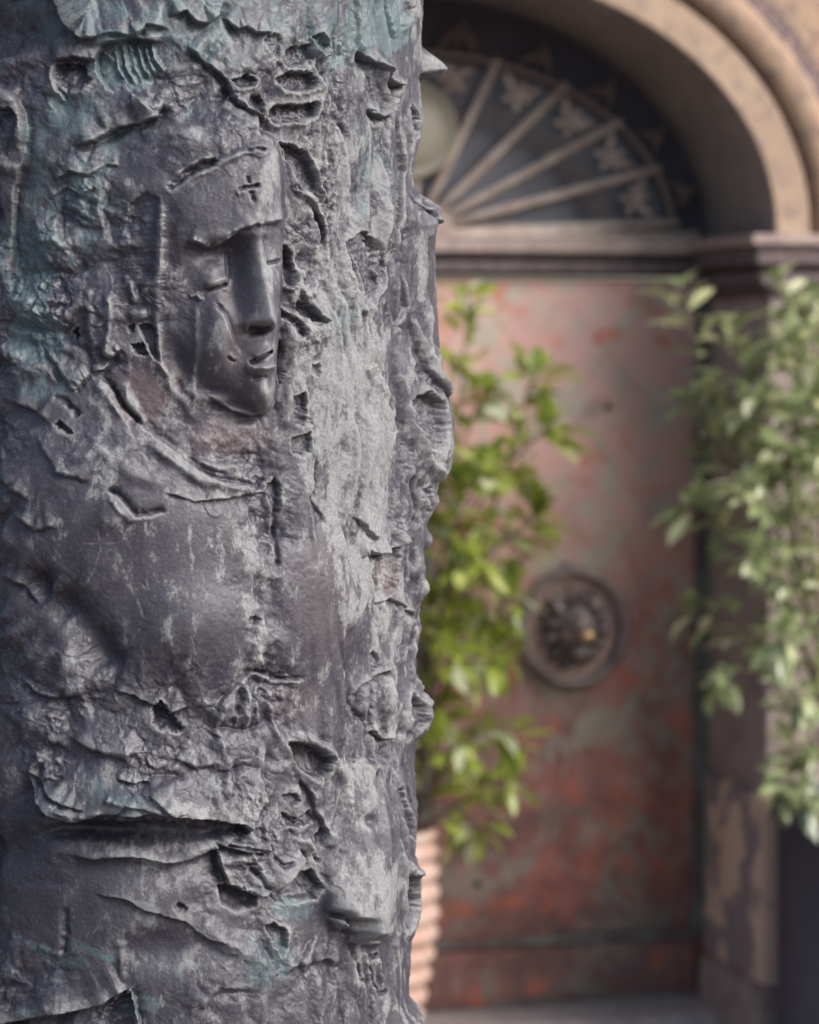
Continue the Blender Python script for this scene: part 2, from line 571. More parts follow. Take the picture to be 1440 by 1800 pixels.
prof = [(0.0, -.035), (.06, -.03), (.10, -.012), (.110, .004), (.116, -.014), (.126, -.014), (.131, .004), (.131, .03)]
vs, fs = [], []
for i in range(40):
    an = 2 * math.pi * i / 40
    for r, y in prof: vs.append((md.x + r * math.cos(an), md.y + y, md.z + r * math.sin(an)))
k_ = len(prof)
for i in range(40):
    for k in range(k_ - 1): fs.append((i * k_ + k, i * k_ + k + 1, ((i + 1) % 40) * k_ + k + 1, ((i + 1) % 40) * k_ + k))
m.add(vs, fs); m.build('medallion', M_CREAM, fan, True)

# lion head in its ring
tt = NT('dark_bronze')
M_LION = tt.out(tt.mix(tt.ramp(tt.noise(30, 5), [(.4, 0), (.62, 1)]), (.085, .074, .076), (.30, .255, .24)), .42, .35, tt.bump(tt.noise(120, 4), .5, .003), .5)
tt = NT('ring_bronze')
M_RING = tt.out(tt.mix(tt.ramp(tt.noise(16, 5), [(.38, 0), (.6, 1)]), (.12, .098, .098), (.215, .175, .165)), .45, .3, tt.bump(tt.noise(70, 4), .3, .003), .5)
tt = NT('polished_brass')
M_BRASS = tt.out((.62, .43, .20), .32, .7, None, .5)
KC = Vector((.434, -.012, 1.047))
kn = empty('lion_knocker', KC, 'bronze lion head with a rubbed golden nose inside a large oval ring', 'door knocker')
m = MB()
n = 56
vs, fs = [], []
for i in range(n):
    an = 2 * math.pi * i / n
    d = Vector((math.cos(an), 0, math.sin(an)))
    for k in range(10):
        b = 2 * math.pi * k / 10
        r = Vector((.143, 0, .153))
        p = Vector((d.x * r.x, 0, d.z * r.z)) + d * .0165 * math.cos(b) + Vector((0, -.026 + .0165 * math.sin(b), 0))
        vs.append(KC + p)
for i in range(n):
    for k in range(10):
        fs.append((i * 10 + k, i * 10 + (k + 1) % 10, ((i + 1) % n) * 10 + (k + 1) % 10, ((i + 1) % n) * 10 + k))
m.add(vs, fs); m.build('ring', M_RING, kn, True)
m = MB()
vs = [KC + Vector((0, -.006, 0))]
for i in range(n):
    an = 2 * math.pi * i / n
    vs.append(KC + Vector((.130 * math.cos(an), -.006, .139 * math.sin(an))))
m.add(vs, [(0, i + 1, (i + 1) % n + 1) for i in range(n)]); tt = NT('reddish_copper'); M_PLATE = tt.out(tt.mix(tt.noise(12, 4), (.62, .42, .36), (.48, .32, .27)), .55, .1, None, .4)
m.build('backplate', M_PLATE, kn)
# skull, brow, cheeks and muzzle as one skin
bm = bmesh.new(); bmesh.ops.create_uvsphere(bm, u_segments=40, v_segments=28, radius=1)
for v in bm.verts:
    d = v.co.normalized()
    x, y, z = d
    p = Vector((x * .060, y * .060 - .038, z * .071 - .002))
    f = max(0.0, -y)
    mz = math.exp(-((x / .42) ** 2 + ((z + .22) / .34) ** 2)) * f          # muzzle
    p.y -= .048 * mz
    p.y -= .016 * math.exp(-((x / .16) ** 2)) * math.exp(-((z - .12) / .38) ** 2) * f   # nose bridge
    for sx in (-1, 1):
        p.y += .014 * math.exp(-(((x - sx * .33) / .15) ** 2 + ((z - .18) / .11) ** 2)) * f   # eye
        p.y -= .012 * math.exp(-(((x - sx * .34) / .22) ** 2 + ((z - .40) / .12) ** 2)) * f   # brow
        p.y -= .010 * math.exp(-(((x - sx * .22) / .16) ** 2 + ((z + .36) / .16) ** 2)) * f   # whisker pad
    p.y += .034 * math.exp(-((x / .34) ** 2 + ((z + .60) / .10) ** 2)) * f              # open mouth
    v.co = KC + p
m = MB(); m.frombm(bm); m.build('head', M_LION, kn, True)
m = MB(); m.ellipsoid(KC + Vector((0, -.149, -.011)), (.019, .014, .015), None, 12, 8); m.build('nose', M_BRASS, kn, True)
m = MB(); m.ellipsoid(KC + Vector((0, -.074, -.066)), (.026, .03, .016), None, 12, 8); m.build('jaw', M_LION, kn, True)
for sx in (-1, 1):
    m = MB(); m.ellipsoid(KC + Vector((sx * .020, -.098, .013)), (.007, .006, .006), None, 8, 6); m.build('eye', M_LION, kn, True)
    m = MB(); m.ellipsoid(KC + Vector((sx * .05, -.05, .062)), (.015, .012, .017), None, 8, 6); m.build('ear', M_LION, kn, True)
rr_ = random.Random(4)
for ringi, (rad, cnt, ln, yy) in enumerate(((.068, 13, .036, -.050), (.085, 17, .032, -.028))):
    for q in range(cnt):
        an = 2 * math.pi * (q + .5 * ringi) / cnt
        d = Vector((math.cos(an), 0, math.sin(an) * 1.12))
        tn = Vector((-d.z, 0, d.x))
        c = KC + d * (rad - .012)
        m = MB()
        wob = rr_.uniform(-.012, .012)
        m.tube([c + Vector((0, yy, 0)), c + d * ln * .4 + tn * wob * .5 + Vector((0, yy - .008, 0)), c + d * ln * .8 + tn * wob + Vector((0, yy - .002, 0)), c + d * ln * 1.05 + tn * wob * 1.7 + Vector((0, yy + .012, 0))], [.010, .012, .009, .003], 6)
        m.build('mane_lock', M_LION, kn, True)
m = MB(); m.ellipsoid(KC + Vector((0, -.012, -.004)), (.078, .026, .090), None, 20, 10); m.build('mane_base', M_LION, kn, True)

# ------------------------------------------------------------------ pots and shrubs
def terracotta():
    t = NT('terracotta')
    c = t.mix(t.ramp(t.noise(8, 5, .6), [(.4, 0), (.62, 1)]), (.52, .365, .305), (.43, .275, .215))
    c = t.mix(t.ramp(t.noise(5, 4), [(.52, 0), (.66, 1)]), c, (.52, .41, .36))
    return t.out(c, .8, 0, t.bump(t.noise(80, 4), .3, .003), .3)


M_TERRA = terracotta()
tt = NT('soil')
M_SOIL = tt.out(tt.mix(tt.noise(40, 4), (.03, .022, .018), (.06, .045, .035)), .95, 0, tt.bump(tt.noise(60, 4), .8, .01), .2)
PY = -.34
PR = .175
pe = at(770, 1520, PY)
px_c = pe.x - PR
zt = at(760, 1470, PY).z
prof = [(.04, GZ + .004), (.07, GZ + .012)]
nrib = 12
for k in range(nrib):
    f0 = (k + .0) / nrib
    z0 = GZ + .012 + (zt - GZ - .012) * f0
    hh = (zt - GZ - .012) / nrib
    def rad(f): return .09 + (PR - .09) * min(1, (f / .66)) ** .8
    for q in (0.06, .2, .35, .5, .65, .8, .94):
        f = (k + q) / nrib
        prof.append((rad(f) - .032 + .032 * math.sin(math.pi * q) ** .6, z0 + hh * q))
prof += [(PR - .012, zt + .005), (PR - .002, zt + .012), (PR - .004, zt + .03), (PR - .025, zt + .03), (PR - .03, zt - .03)]
terr = empty('terracotta_pot', (px_c, PY, GZ), 'ribbed terracotta pot half hidden behind the bronze in front of the red door', 'plant pot')
m = MB(); m.lathe([(r, z) for r, z in prof], (px_c, PY, 0), 56); m.build('pot_body', M_TERRA, terr, True)
m = MB(); m.lathe([(PR - .028, zt - .02), (.08, zt - .008), (.001, zt - .005)], (px_c, PY, 0), 32); m.build('soil', M_SOIL, terr, True)

tt = NT('black_glaze')
M_NAVY = tt.out(tt.mix(tt.noise(6, 4), (.040, .040, .058), (.056, .054, .072)), .55, 0, tt.bump(tt.noise(50, 4), .2, .003), .4)
QY = -.80
QR = .27
qe = at(1378, 1560, QY)
qx = qe.x + QR
qt = at(1440, 1405, QY).z
dark_pot = empty('dark_pot', (qx, QY, GZ), 'tall black glazed pot beside the peeling plinth', 'plant pot')
prof = [(QR * .9, GZ + .004), (QR * 1.03, GZ + .02), (QR * 1.03, GZ + .05), (QR * .985, GZ + .07), (QR * .99, (GZ + qt) / 2), (QR, qt - .06), (QR * 1.05, qt - .055), (QR * 1.05, qt), (QR * .93, qt), (QR * .92, qt - .06)]
m = MB(); m.lathe(prof, (qx, QY, 0), 56); m.build('pot_body', M_NAVY, dark_pot, True)
m = MB(); m.lathe([(QR * .925, qt - .04), (.1, qt - .02), (.001, qt - .02)], (qx, QY, 0), 32); m.build('soil', M_SOIL, dark_pot, True)


def leaf_material(name, ca, cb, cc, cd, trans):
    t = NT(name)
    rnd = t.n('ShaderNodeObjectInfo').outputs['Random']
    r2 = t.attr('tone')
    rv = t.math('FRACT', t.math('ADD', rnd, r2))
    c = t.ramp(rv, [(0, ca), (.30, cb), (.68, cb), (.86, cc), (1, cd)])
    c = t.mix(t.math('MULTIPLY', t.noise(26, 3), .3), c, ca)
    t.out(c, .27, 0, None, .8)
    t.b.inputs['Transmission Weight'].default_value = 0
    tr_ = t.n('ShaderNodeBsdfTranslucent'); t.l(c, tr_.inputs[0])
    mx = t.n('ShaderNodeMixShader'); mx.inputs[0].default_value = trans
    t.l(t.b.outputs[0], mx.inputs[1]); t.l(tr_.outputs[0], mx.inputs[2])
    o = [n_ for n_ in t.t.nodes if n_.type == 'OUTPUT_MATERIAL'][0]
    t.l(mx.outputs[0], o.inputs[0])
    return t.m


M_LEAF_L = leaf_material('yellow_green_leaf', (.16, .23, .04), (.40, .46, .08), (.60, .62, .22), (.72, .75, .56), .40)  # palest tones paint the sky's reflection into the leaf colour
M_LEAF_R = leaf_material('grey_green_leaf', (.11, .165, .075), (.36, .41, .20), (.60, .61, .33), (.72, .72, .50), .35)  # cream tones: variegation plus leaf highlights painted into the colour
tt = NT('twig_bark')
M_TWIG = tt.out(tt.mix(tt.noise(50, 3), (.085, .060, .042), (.15, .11, .08)), .85)


def leaf_mesh(name, L, Wd, curl, mat):
    vs = []
    rows = [(0, .06), (.18, .55), (.42, .98), (.66, 1.0), (.86, .6), (1.0, .04)]
    for f, w in rows:
        z = -curl * f * f * L
        vs += [(f * L, -w * Wd / 2, z + .16 * Wd * w), (f * L, 0, z), (f * L, w * Wd / 2, z + .16 * Wd * w)]
    fs = []
    for i in range(len(rows) - 1):
        for k in (0, 1): fs.append((i * 3 + k, (i + 1) * 3 + k, (i + 1) * 3 + k + 1, i * 3 + k + 1))
    me_ = bpy.data.meshes.new(name)
    me_.from_pydata(vs, [], fs)
    me_.polygons.foreach_set('use_smooth', [True] * len(fs))
    me_.materials.append(mat)
    return me_


def shrub(name, base, label, branches, mat, scale, seed, nmax=300, dens_k=110):
    rg = random.Random(seed)
    root = empty(name, base, label, 'shrub')
    meshes = [leaf_mesh('leaf', L * scale, L * w_ * scale, cu, mat) for L, w_, cu in ((.098, .34, .25), (.080, .38, .15), (.112, .32, .35), (.062, .42, .1))]
    leaves = []
    for pts, dens, vis in branches:
        P = [Vector(p) for p in pts]
        # smooth the branch
        Q = []
        for i in range(len(P) - 1):
            p0, p1, p2, p3 = P[max(i - 1, 0)], P[i], P[i + 1], P[min(i + 2, len(P) - 1)]
            for k in range(6):
                t = k / 6
                Q.append(.5 * ((2 * p1) + (p2 - p0) * t + (2 * p0 - 5 * p1 + 4 * p2 - p3) * t * t + (3 * p1 - p0 - 3 * p2 + p3) * t ** 3))
        Q.append(P[-1])
        b = MB()
        nq = len(Q)
        b.tube(Q, [.0075 * (1 - .75 * i / nq) for i in range(nq)], 6)
        b.build('branch', M_TWIG, root, True)
        ln = sum((Q[i + 1] - Q[i]).length for i in range(nq - 1))
        cnt = int(dens * ln * dens_k)
        for k in range(cnt):
            f = 1 - (rg.random() ** 1.15) * .72
            i = min(nq - 2, int(f * (nq - 1)))
            tdir = (Q[i + 1] - Q[i]).normalized()
            side = tdir.cross(Vector((rg.uniform(-1, 1), rg.uniform(-1, 1), rg.uniform(-1, 1)))).normalized()
            d = (tdir * rg.uniform(.1, .9) + side * rg.uniform(.6, 1.0) + Vector((0, 0, rg.uniform(-.25, .25)))).normalized()
            pos = Q[i].lerp(Q[i + 1], rg.random()) + side * rg.uniform(0, .035) * scale
            leaves.append((vis + rg.random() * .1, pos, d, rg.uniform(.75, 1.15), rg.choice(meshes), rg.uniform(-.7, .7)))
        # whorl at the tip
        for k in range(7):
            an = k * 2.4
            tdir = (Q[-1] - Q[-2]).normalized()
            s1 = tdir.orthogonal().normalized(); s2 = tdir.cross(s1)
            side = s1 * math.cos(an) + s2 * math.sin(an)
            leaves.append((vis + 1, Q[-1].copy(), (tdir * rg.uniform(.4, 1) + side).normalized(), rg.uniform(.7, 1.0), rg.choice(meshes), 0))
    leaves.sort(key=lambda q: -q[0])
    rest = []
    for i, (vv, pos, d, sc, me_, roll) in enumerate(leaves):
        up = Vector((0, 0, 1)) if abs(d.z) < .95 else Vector((0, 1, 0))
        y_ = up.cross(d).normalized(); z_ = d.cross(y_)
        R3 = Matrix((d, y_, z_)).transposed() @ Matrix.Rotation(roll, 3, 'X')
        if i < nmax:
            o = bpy.data.objects.new('leaf', me_); COL.objects.link(o); o.parent = root
            o.matrix_local = Matrix.Translation(pos - Vector(base)) @ R3.to_4x4() @ Matrix.Scale(sc, 4)
        else:
            rest.append((pos, R3, sc, me_))
    if rest:
        m = MB(); tone = []
        for pos, R3, sc, me_ in rest:
            m.add([pos + R3 @ (v.co * sc) for v in me_.vertices], [tuple(p.vertices) for p in me_.polygons])
            tone += [rg.random()] * len(me_.vertices)
        o = m.build('leaves', mat, root, True)
        at_ = o.data.attributes.new('tone', 'FLOAT', 'POINT'); at_.data.foreach_set('value', tone)
        o['kind'] = 'stuff'
    return root


def br(pts, y0, y1, dens=.55, vis=1.0):
    n_ = len(pts)
    return ([at(p[0], p[1], y0 + (y1 - y0) * i / (n_ - 1)) for i, p in enumerate(pts)], dens, vis)


LB = (px_c, PY, zt - .01)
r0 = (690, 1470)
shrub('leafy_shrub', LB, 'bright yellow-green shrub growing from the ribbed terracotta pot', [
    br([r0, (735, 1250), (780, 950), (812, 680), (822, 520)], PY, -.38, .32),
    br([r0, (755, 1300), (830, 1020), (890, 820), (925, 700), (945, 650)], PY, -.46, .42),
    br([r0, (760, 1380), (830, 1300), (875, 1285), (905, 1310)], PY, -.40, .60),
    br([r0, (760, 1440), (810, 1410), (850, 1380), (890, 1375)], PY, -.48, .60),
    br([r0, (750, 1420), (790, 1420), (825, 1440), (840, 1460)], PY, -.42, .60),
    br([r0, (750, 1290), (840, 1120), (880, 1070), (900, 1050)], PY, -.44, .62),
    br([r0, (770, 1150), (860, 980), (920, 930), (950, 900)], PY, -.36, .55),
    br([r0, (760, 1150), (790, 980), (775, 800), (800, 640)], PY, -.42, .45),
    br([r0, (780, 1050), (850, 870), (930, 780), (965, 750)], PY, -.44, .30),
    br([r0, (750, 1330), (790, 1180), (845, 1140), (880, 1150)], PY, -.50, .62),
    br([r0, (740, 1280), (770, 1100), (800, 1020), (830, 990)], PY, -.52, .70),
    br([r0, (730, 1250), (770, 1000), (830, 880), (860, 830)], PY, -.50, .50),
    br([r0, (720, 1100), (760, 900), (830, 740), (850, 680)], PY, -.40, .35),
    br([r0, (740, 1380), (760, 1250), (775, 1180), (800, 1150)], PY, -.50, .60),
    br([r0, (740, 1430), (765, 1350), (790, 1320), (812, 1310)], PY, -.50, .60),
    br([r0, (650, 1250), (620, 1000), (640, 800), (650, 640)], PY, -.36, .4, 0),
    br([r0, (620, 1300), (560, 1050), (540, 850), (500, 760)], PY, -.40, .4, 0),
    br([r0, (600, 1350), (520, 1200), (480, 1120), (450, 1100)], PY, -.34, .4, 0),
], M_LEAF_L, 1.0, 11)

RBs = (qx, QY, qt - .02)
q0 = (1490, 1400)
shrub('variegated_shrub', RBs, 'pale grey-green shrub with cream tinted leaves in the black pot', [
    br([q0, (1400, 1100), (1300, 820), (1230, 640), (1198, 505)], QY, -.70, .36),
    br([q0, (1410, 1000), (1330, 780), (1295, 640), (1285, 570)], QY, -.85, .42),
    br([q0, (1430, 1000), (1400, 780), (1395, 620), (1372, 490)], QY, -.75, .36),
    br([q0, (1450, 900), (1440, 700), (1430, 580)], QY, -.9, .65),
    br([q0, (1420, 1250), (1330, 1130), (1260, 1085), (1215, 1080)], QY, -.72, .5),
    br([q0, (1420, 1150), (1320, 980), (1250, 920), (1212, 890)], QY, -.8, .55),
    br([q0, (1420, 1290), (1340, 1190), (1285, 1180), (1262, 1200)], QY, -.85, .5),
    br([q0, (1440, 1330), (1400, 1310), (1385, 1350), (1378, 1390)], QY, -1.0, .8),
    br([q0, (1450, 1340), (1425, 1330), (1415, 1370), (1412, 1405)], QY, -1.02, .8),
    br([q0, (1400, 1000), (1310, 860), (1250, 760), (1222, 700)], QY, -.75, .5),
    br([q0, (1440, 1050), (1390, 880), (1340, 760), (1325, 700)], QY, -.95, .7),
    br([q0, (1440, 1150), (1400, 950), (1380, 820), (1400, 720)], QY, -.95, .75),
    br([q0, (1450, 1200), (1410, 1050), (1350, 920), (1310, 850)], QY, -1.0, .7),
    br([q0, (1450, 1250), (1430, 1120), (1380, 1020), (1330, 980)], QY, -1.0, .7),
    br([q0, (1470, 1200), (1450, 1000), (1440, 880), (1430, 800)], QY, -1.0, .75),
    br([q0, (1460, 1300), (1440, 1200), (1400, 1130), (1370, 1120)], QY, -1.0, .7),
    br([q0, (1460, 1320), (1450, 1250), (1425, 1220), (1405, 1230)], QY, -1.02, .7),
    br([q0, (1460, 900), (1455, 650), (1425, 540)], QY, -.85, .6),
    br([q0, (1450, 850), (1420, 700), (1385, 600)], QY, -.95, .6),
    br([q0, (1470, 800), (1450, 620), (1440, 520)], QY, -.7, .5),
    br([q0, (1530, 1100), (1540, 850), (1530, 650)], QY, -.8, .5, 0),
    br([q0, (1580, 1150), (1620, 950), (1640, 800)], QY, -.8, .5, 0),
    br([q0, (1560, 1280), (1640, 1150), (1690, 1120)], QY, -.8, .5, 0),
], M_LEAF_R, .92, 23, dens_k=92)

# ------------------------------------------------------------------ the bronze: a relief modelled on a round body
# All heights below are in units of 1/1800 m, measured outwards from a cylinder. Points are written in the
# surface's own chart: x runs round the body, y runs down it.
DA = 3.09
AC = math.atan((270 - 720.0) / FPX)
RB = DA * math.sin(math.atan((722 - 720.0) / FPX) - AC)
UNIT = 1 / 1800.0
RU = RB / UNIT


def theta_of(px):
    be = np.arctan((np.asarray(px, float) - 720.0) / FPX) - AC
    return np.arcsin(np.clip(DA * np.sin(be) / RB, -0.9999, 0.9999)) - be


def ux(px):
    return 270.0 + theta_of(px) * RU


def dux(px):
    px = min(px, 712.0)
    return float(min(3.0, (ux(px + 1) - ux(px - 1)) / 2))


STEP = 1.65
u_f = np.arange(float(ux(-14)), 1150.0, STEP)
full = 2 * math.pi * RU
u_b = np.linspace(1150.0, float(u_f[0]) + full, 330)[:-1]
Ua = np.concatenate([u_f, u_b])
v_f = np.arange(-30.0, 1840.0, STEP)
v_t = np.linspace(-700, -30, 50)[:-1]
v_d = np.linspace(1840, 3900, 110)[1:]
Va = np.concatenate([v_t, v_f, v_d])
NU, NV = len(Ua), len(Va)
U, V = np.meshgrid(Ua, Va)
U = U.astype(np.float32)
V = V.astype(np.float32)
H = np.zeros_like(U)


def _hash(ix, iy, seed):
    n = (ix.astype(np.int64) * 374761393 + iy.astype(np.int64) * 668265263 + seed * 1442695041) & 0xFFFFFFFF
    n = ((n ^ (n >> 13)) * 1274126177) & 0xFFFFFFFF
    n = n ^ (n >> 16)
    return ((n & 0xFFFFFF) / float(0xFFFFFF)).astype(np.float32)


def vnoise(x, y, seed):
    """gradient noise, about -1..1"""
    x0 = np.floor(x); y0 = np.floor(y)
    fx = (x - x0).astype(np.float32); fy = (y - y0).astype(np.float32)
    sx = fx * fx * fx * (fx * (fx * 6 - 15) + 10)
    sy = fy * fy * fy * (fy * (fy * 6 - 15) + 10)

    def g(ax, ay):
        a = _hash(x0 + ax, y0 + ay, seed) * np.float32(2 * math.pi)
        return np.cos(a) * (fx - ax) + np.sin(a) * (fy - ay)
    a, b, c, d = g(0, 0), g(1, 0), g(0, 1), g(1, 1)
    return ((a + (b - a) * sx) * (1 - sy) + (c + (d - c) * sx) * sy) * 1.5


def fbm(su, sv, seed, octs=4, rough=0.5, Ux=None, Vx=None):
    rot = .6 if .6 < su / sv < 1.7 else 0.0
    Ux = U if Ux is None else Ux
    Vx = V if Vx is None else Vx
    r = np.zeros_like(Ux); amp = 1.0; tot = 0
    for o in range(octs):
        k = 2.0 ** o
        c, s_ = math.cos((0.8 * o + 1) * rot), math.sin((0.8 * o + 1) * rot)
        xx, yy = Ux / su * k, Vx / sv * k
        r += amp * vnoise(xx * c + yy * s_ + 17.3 * o + 300, yy * c - xx * s_ + 9.1 * o + 300, seed + o)
        tot += amp; amp *= rough
    return r / tot


def blur(A, n, it=2):
    for _ in range(it):
        for ax in (0, 1):
            P = np.pad(A, [(n, n) if a == ax else (0, 0) for a in (0, 1)], mode='edge')
            c = np.cumsum(P, axis=ax, dtype=np.float64)
            z = np.zeros_like(np.take(c, [0], axis=ax))
            c = np.concatenate([z, c], axis=ax)
            k = 2 * n + 1
            A = ((np.take(c, range(k, c.shape[ax]), axis=ax) - np.take(c, range(0, c.shape[ax] - k), axis=ax)) / k).astype(np.float32)
    return A


# every stroke is looked up in slightly warped coordinates so no edge runs ruler-straight
WPX = (3.2 * fbm(38, 38, 11, 3) + 1.8 * fbm(11, 11, 12, 2)).astype(np.float32)
WPY = (3.2 * fbm(38, 38, 21, 3) + 1.8 * fbm(11, 11, 22, 2)).astype(np.float32)
calm = np.exp(-(((U - ux(410)) / 120) ** 2 + ((V - 560) / 190) ** 2) ** 2)
UE = U + WPX * (1 - 0.75 * calm)
VE = V + WPY * (1 - 0.75 * calm)


def win(u0, u1, v0, v1):
    j0, j1 = np.searchsorted(Ua, [u0 - 8, u1 + 8]); i0, i1 = np.searchsorted(Va, [v0 - 8, v1 + 8])
    return slice(max(i0, 0), max(i1, i0)), slice(max(j0, 0), max(j1, j0))


def smooth01(t):
    t = np.clip(t, 0, 1)
    return t * t * (3 - 2 * t)


def onto(x, y):
    """chart position of the point that shows at (x, y) once the relief pushes the surface outwards"""
    xc = float(min(x, 721))
    i = min(NV - 1, int(np.searchsorted(Va, y)))
    for _ in range(8):
        u = float(ux(xc))
        j = min(NU - 1, int(np.searchsorted(Ua, u)))
        h = float(H[max(0, i - 2):i + 3, max(0, j - 2):j + 3].mean())
        want = min(x, 721) - h * math.sin((u - 270.0) / RU)
        xc += .5 * (min(want, 721) - xc)
    return float(ux(xc))


def blob(x, y, rx, ry, a, ang=0.0, p=1.0, A=None, raw=False):
    A = H if A is None else A
    k = 1.0 if raw else dux(x)
    cu = x if raw else onto(x, y)
    rx *= k
    m = max(rx, ry) * 2.4
    w = win(cu - m, cu + m, y - m, y + m)
    du, dv = UE[w] - cu, VE[w] - y
    c, s_ = math.cos(math.radians(ang)), math.sin(math.radians(ang))
    q = ((du * c + dv * s_) / rx) ** 2 + ((dv * c - du * s_) / ry) ** 2
    A[w] += a * np.exp(-q ** p)


def seg_field(pts, reach, raw=False):
    P = [(float(p[0]) if raw else onto(p[0], p[1]), float(p[1])) for p in pts]
    us = [p[0] for p in P]; vs = [p[1] for p in P]
    w = win(min(us) - reach, max(us) + reach, min(vs) - reach, max(vs) + reach)
    X, Y = UE[w], VE[w]
    best = np.full(X.shape, 1e9, np.float32); side = np.ones_like(best); par = np.zeros_like(best)
    L = 0.0
    for k in range(len(P) - 1):
        (ax, ay), (bx, by) = P[k], P[k + 1]
        dx, dy = bx - ax, by - ay
        l2 = dx * dx + dy * dy + 1e-9
        t = np.clip(((X - ax) * dx + (Y - ay) * dy) / l2, 0, 1)
        ex, ey = X - ax - t * dx, Y - ay - t * dy
        d = np.sqrt(ex * ex + ey * ey)
        m = d < best
        best[m] = d[m]
        cr = dx * ey - dy * ex
        side[m] = np.where(cr < 0, 1.0, -1.0)[m]
        par[m] = (k + t)[m]
    return w, best, side, par / max(1, len(P) - 1)


rs_ = np.random.default_rng(3)
MOD = True


def taper(par, f0, f1):
    r = np.ones_like(par)
    if f0 > 0: r *= smooth01(par / f0)
    if f1 > 0: r *= smooth01((1 - par) / f1)
    ph = float(rs_.random()) * 90
    if not MOD: return r
    return r * np.clip(.86 + .62 * vnoise(par * 6.3 + ph, np.full_like(par, ph), 5), .25, 1.35)


def stroke(pts, w_, a, prof='g', t0=0.15, t1=0.15, A=None, raw=False):
    A = H if A is None else A
    w, d, sd, par = seg_field(pts, w_ * 3, raw)
    if prof == 'g': q = np.exp(-(d / w_) ** 2)
    elif prof == 't': q = np.clip(1 - d / w_, 0, 1)
    elif prof == 'c': q = np.exp(-d / w_)
    else: q = np.exp(-(d / w_) ** 4)
    A[w] += a * q * taper(par, t0, t1)


def edge(pts, a, wh, b=0.0, wl=6.0, t0=0.12, t1=0.12, lip=0.0, raw=False, sharp=4.0):
    """a ledge: high on the left of the direction of travel, a drop of a (+b) on the right"""
    reach = max(wh, wl) * 3
    w, d, sd, par = seg_field(pts, reach, raw)
    T = taper(par, t0, t1)
    hi = a * np.exp(-(d / wh) ** 1.4) + lip * np.exp(-(d / 5.0) ** 2)
    lo = -b * np.exp(-(d / wl) ** 1.6)
    soft = smooth01(0.5 + sd * d / sharp)
    H[w] += (hi * soft + lo * (1 - soft)) * T


def poly_sd(pts, reach, raw=False):
    w, d, _, _ = seg_field(list(pts) + [pts[0]], reach, raw)
    P = [(float(p[0]) if raw else onto(p[0], p[1]), float(p[1])) for p in pts]
    X, Y = UE[w], VE[w]
    ins = np.zeros(X.shape, bool)
    for k in range(len(P)):
        (x1, y1), (x2, y2) = P[k], P[(k + 1) % len(P)]
        if y1 == y2: continue
        c = ((y1 > Y) != (y2 > Y)) & (X < (x2 - x1) * (Y - y1) / (y2 - y1) + x1)
        ins ^= c
    return w, np.where(ins, d, -d)


def pit(pts, depth, soft=6.0, rim=0.0, floor=0.0, raw=False):
    w, sd = poly_sd(pts, 30, raw)
    sd = sd + 4.5 * fbm(15, 15, 78, 3, .6, U[w], V[w]) + 2.5 * fbm(5, 5, 79, 2, .6, U[w], V[w])
    vs_ = [p[1] for p in pts]
    f = np.clip((VE[w] - min(vs_)) / (max(vs_) - min(vs_) + 1e-6), 0, 1)
    m = smooth01(sd / (soft * (.55 + 1.5 * f)) + 0.35 * (1 - f) + .12)
    H[w] += -depth * (1.12 - .5 * f) * m + rim * .55 * np.exp(-((sd + 3) / 6.0) ** 2) * (.1 + 1.2 * f) * (1 + fbm(18, 18, 80, 2, .5, U[w], V[w]))
    if floor: H[w] += floor * m * fbm(9, 9, 77, 2, Ux=U[w], Vx=V[w])


def facet(pts, h0, gu, gv, soft=5.0, keep=0.2, raw=False):
    """press an area towards a tilted plane"""
    w, sd = poly_sd(pts, 20, raw)
    m = smooth01(sd / soft + 0.5)
    cu = np.mean([float(p[0]) if raw else float(ux(min(p[0], 721))) for p in pts]); cv = np.mean([p[1] for p in pts])
    pl = h0 + gu * (U[w] - cu) + gv * (V[w] - cv) + keep * (H[w] - h0)
    H[w] = H[w] * (1 - m) + pl * m


def paint(A, pts, w_, a, t0=0.1, t1=0.1, raw=False):
    w, d, sd, par = seg_field(pts, w_ * 2.5, raw)
    A[w] = np.maximum(A[w], a * np.exp(-(d / w_) ** 2) * taper(par, t0, t1))


def slabs(cs, cv, seed, amp, tilt, blend=.12):
    """planes pressed into the clay: every cell has its own level and slope, meeting in creases"""
    gx, gy = UE / cs, VE / cv
    gx = gx + .55 * fbm(cs * 1.3, cv * 1.3, seed + 50, 3); gy = gy + .55 * fbm(cs * 1.3, cv * 1.3, seed + 60, 3)
    x0 = np.floor(gx); y0 = np.floor(gy)
    b1 = np.full(gx.shape, 9., np.float32); b2 = b1.copy(); h1 = np.zeros_like(b1); h2 = np.zeros_like(b1)
    for oy in (-1, 0, 1):
        for ox in (-1, 0, 1):
            ix, iy = x0 + ox, y0 + oy
            px_ = ix + .1 + .8 * _hash(ix, iy, seed); py_ = iy + .1 + .8 * _hash(ix, iy, seed + 1)
            ex, ey = (gx - px_).astype(np.float32), (gy - py_).astype(np.float32)
            d = np.sqrt(ex * ex + ey * ey)
            h = (_hash(ix, iy, seed + 2) * 2 - 1) + tilt * ((_hash(ix, iy, seed + 3) * 2 - 1) * ex + (_hash(ix, iy, seed + 4) * 2 - 1) * ey)
            n1 = d < b1
            b2 = np.where(n1, b1, np.minimum(b2, d)); h2 = np.where(n1, h1, np.where(d <= b2, h, h2))
            b1 = np.where(n1, d, b1); h1 = np.where(n1, h, h1)
    t = smooth01(.5 + (b2 - b1) / (2 * blend))
    return (amp * (h2 + (h1 - h2) * t)).astype(np.float32)


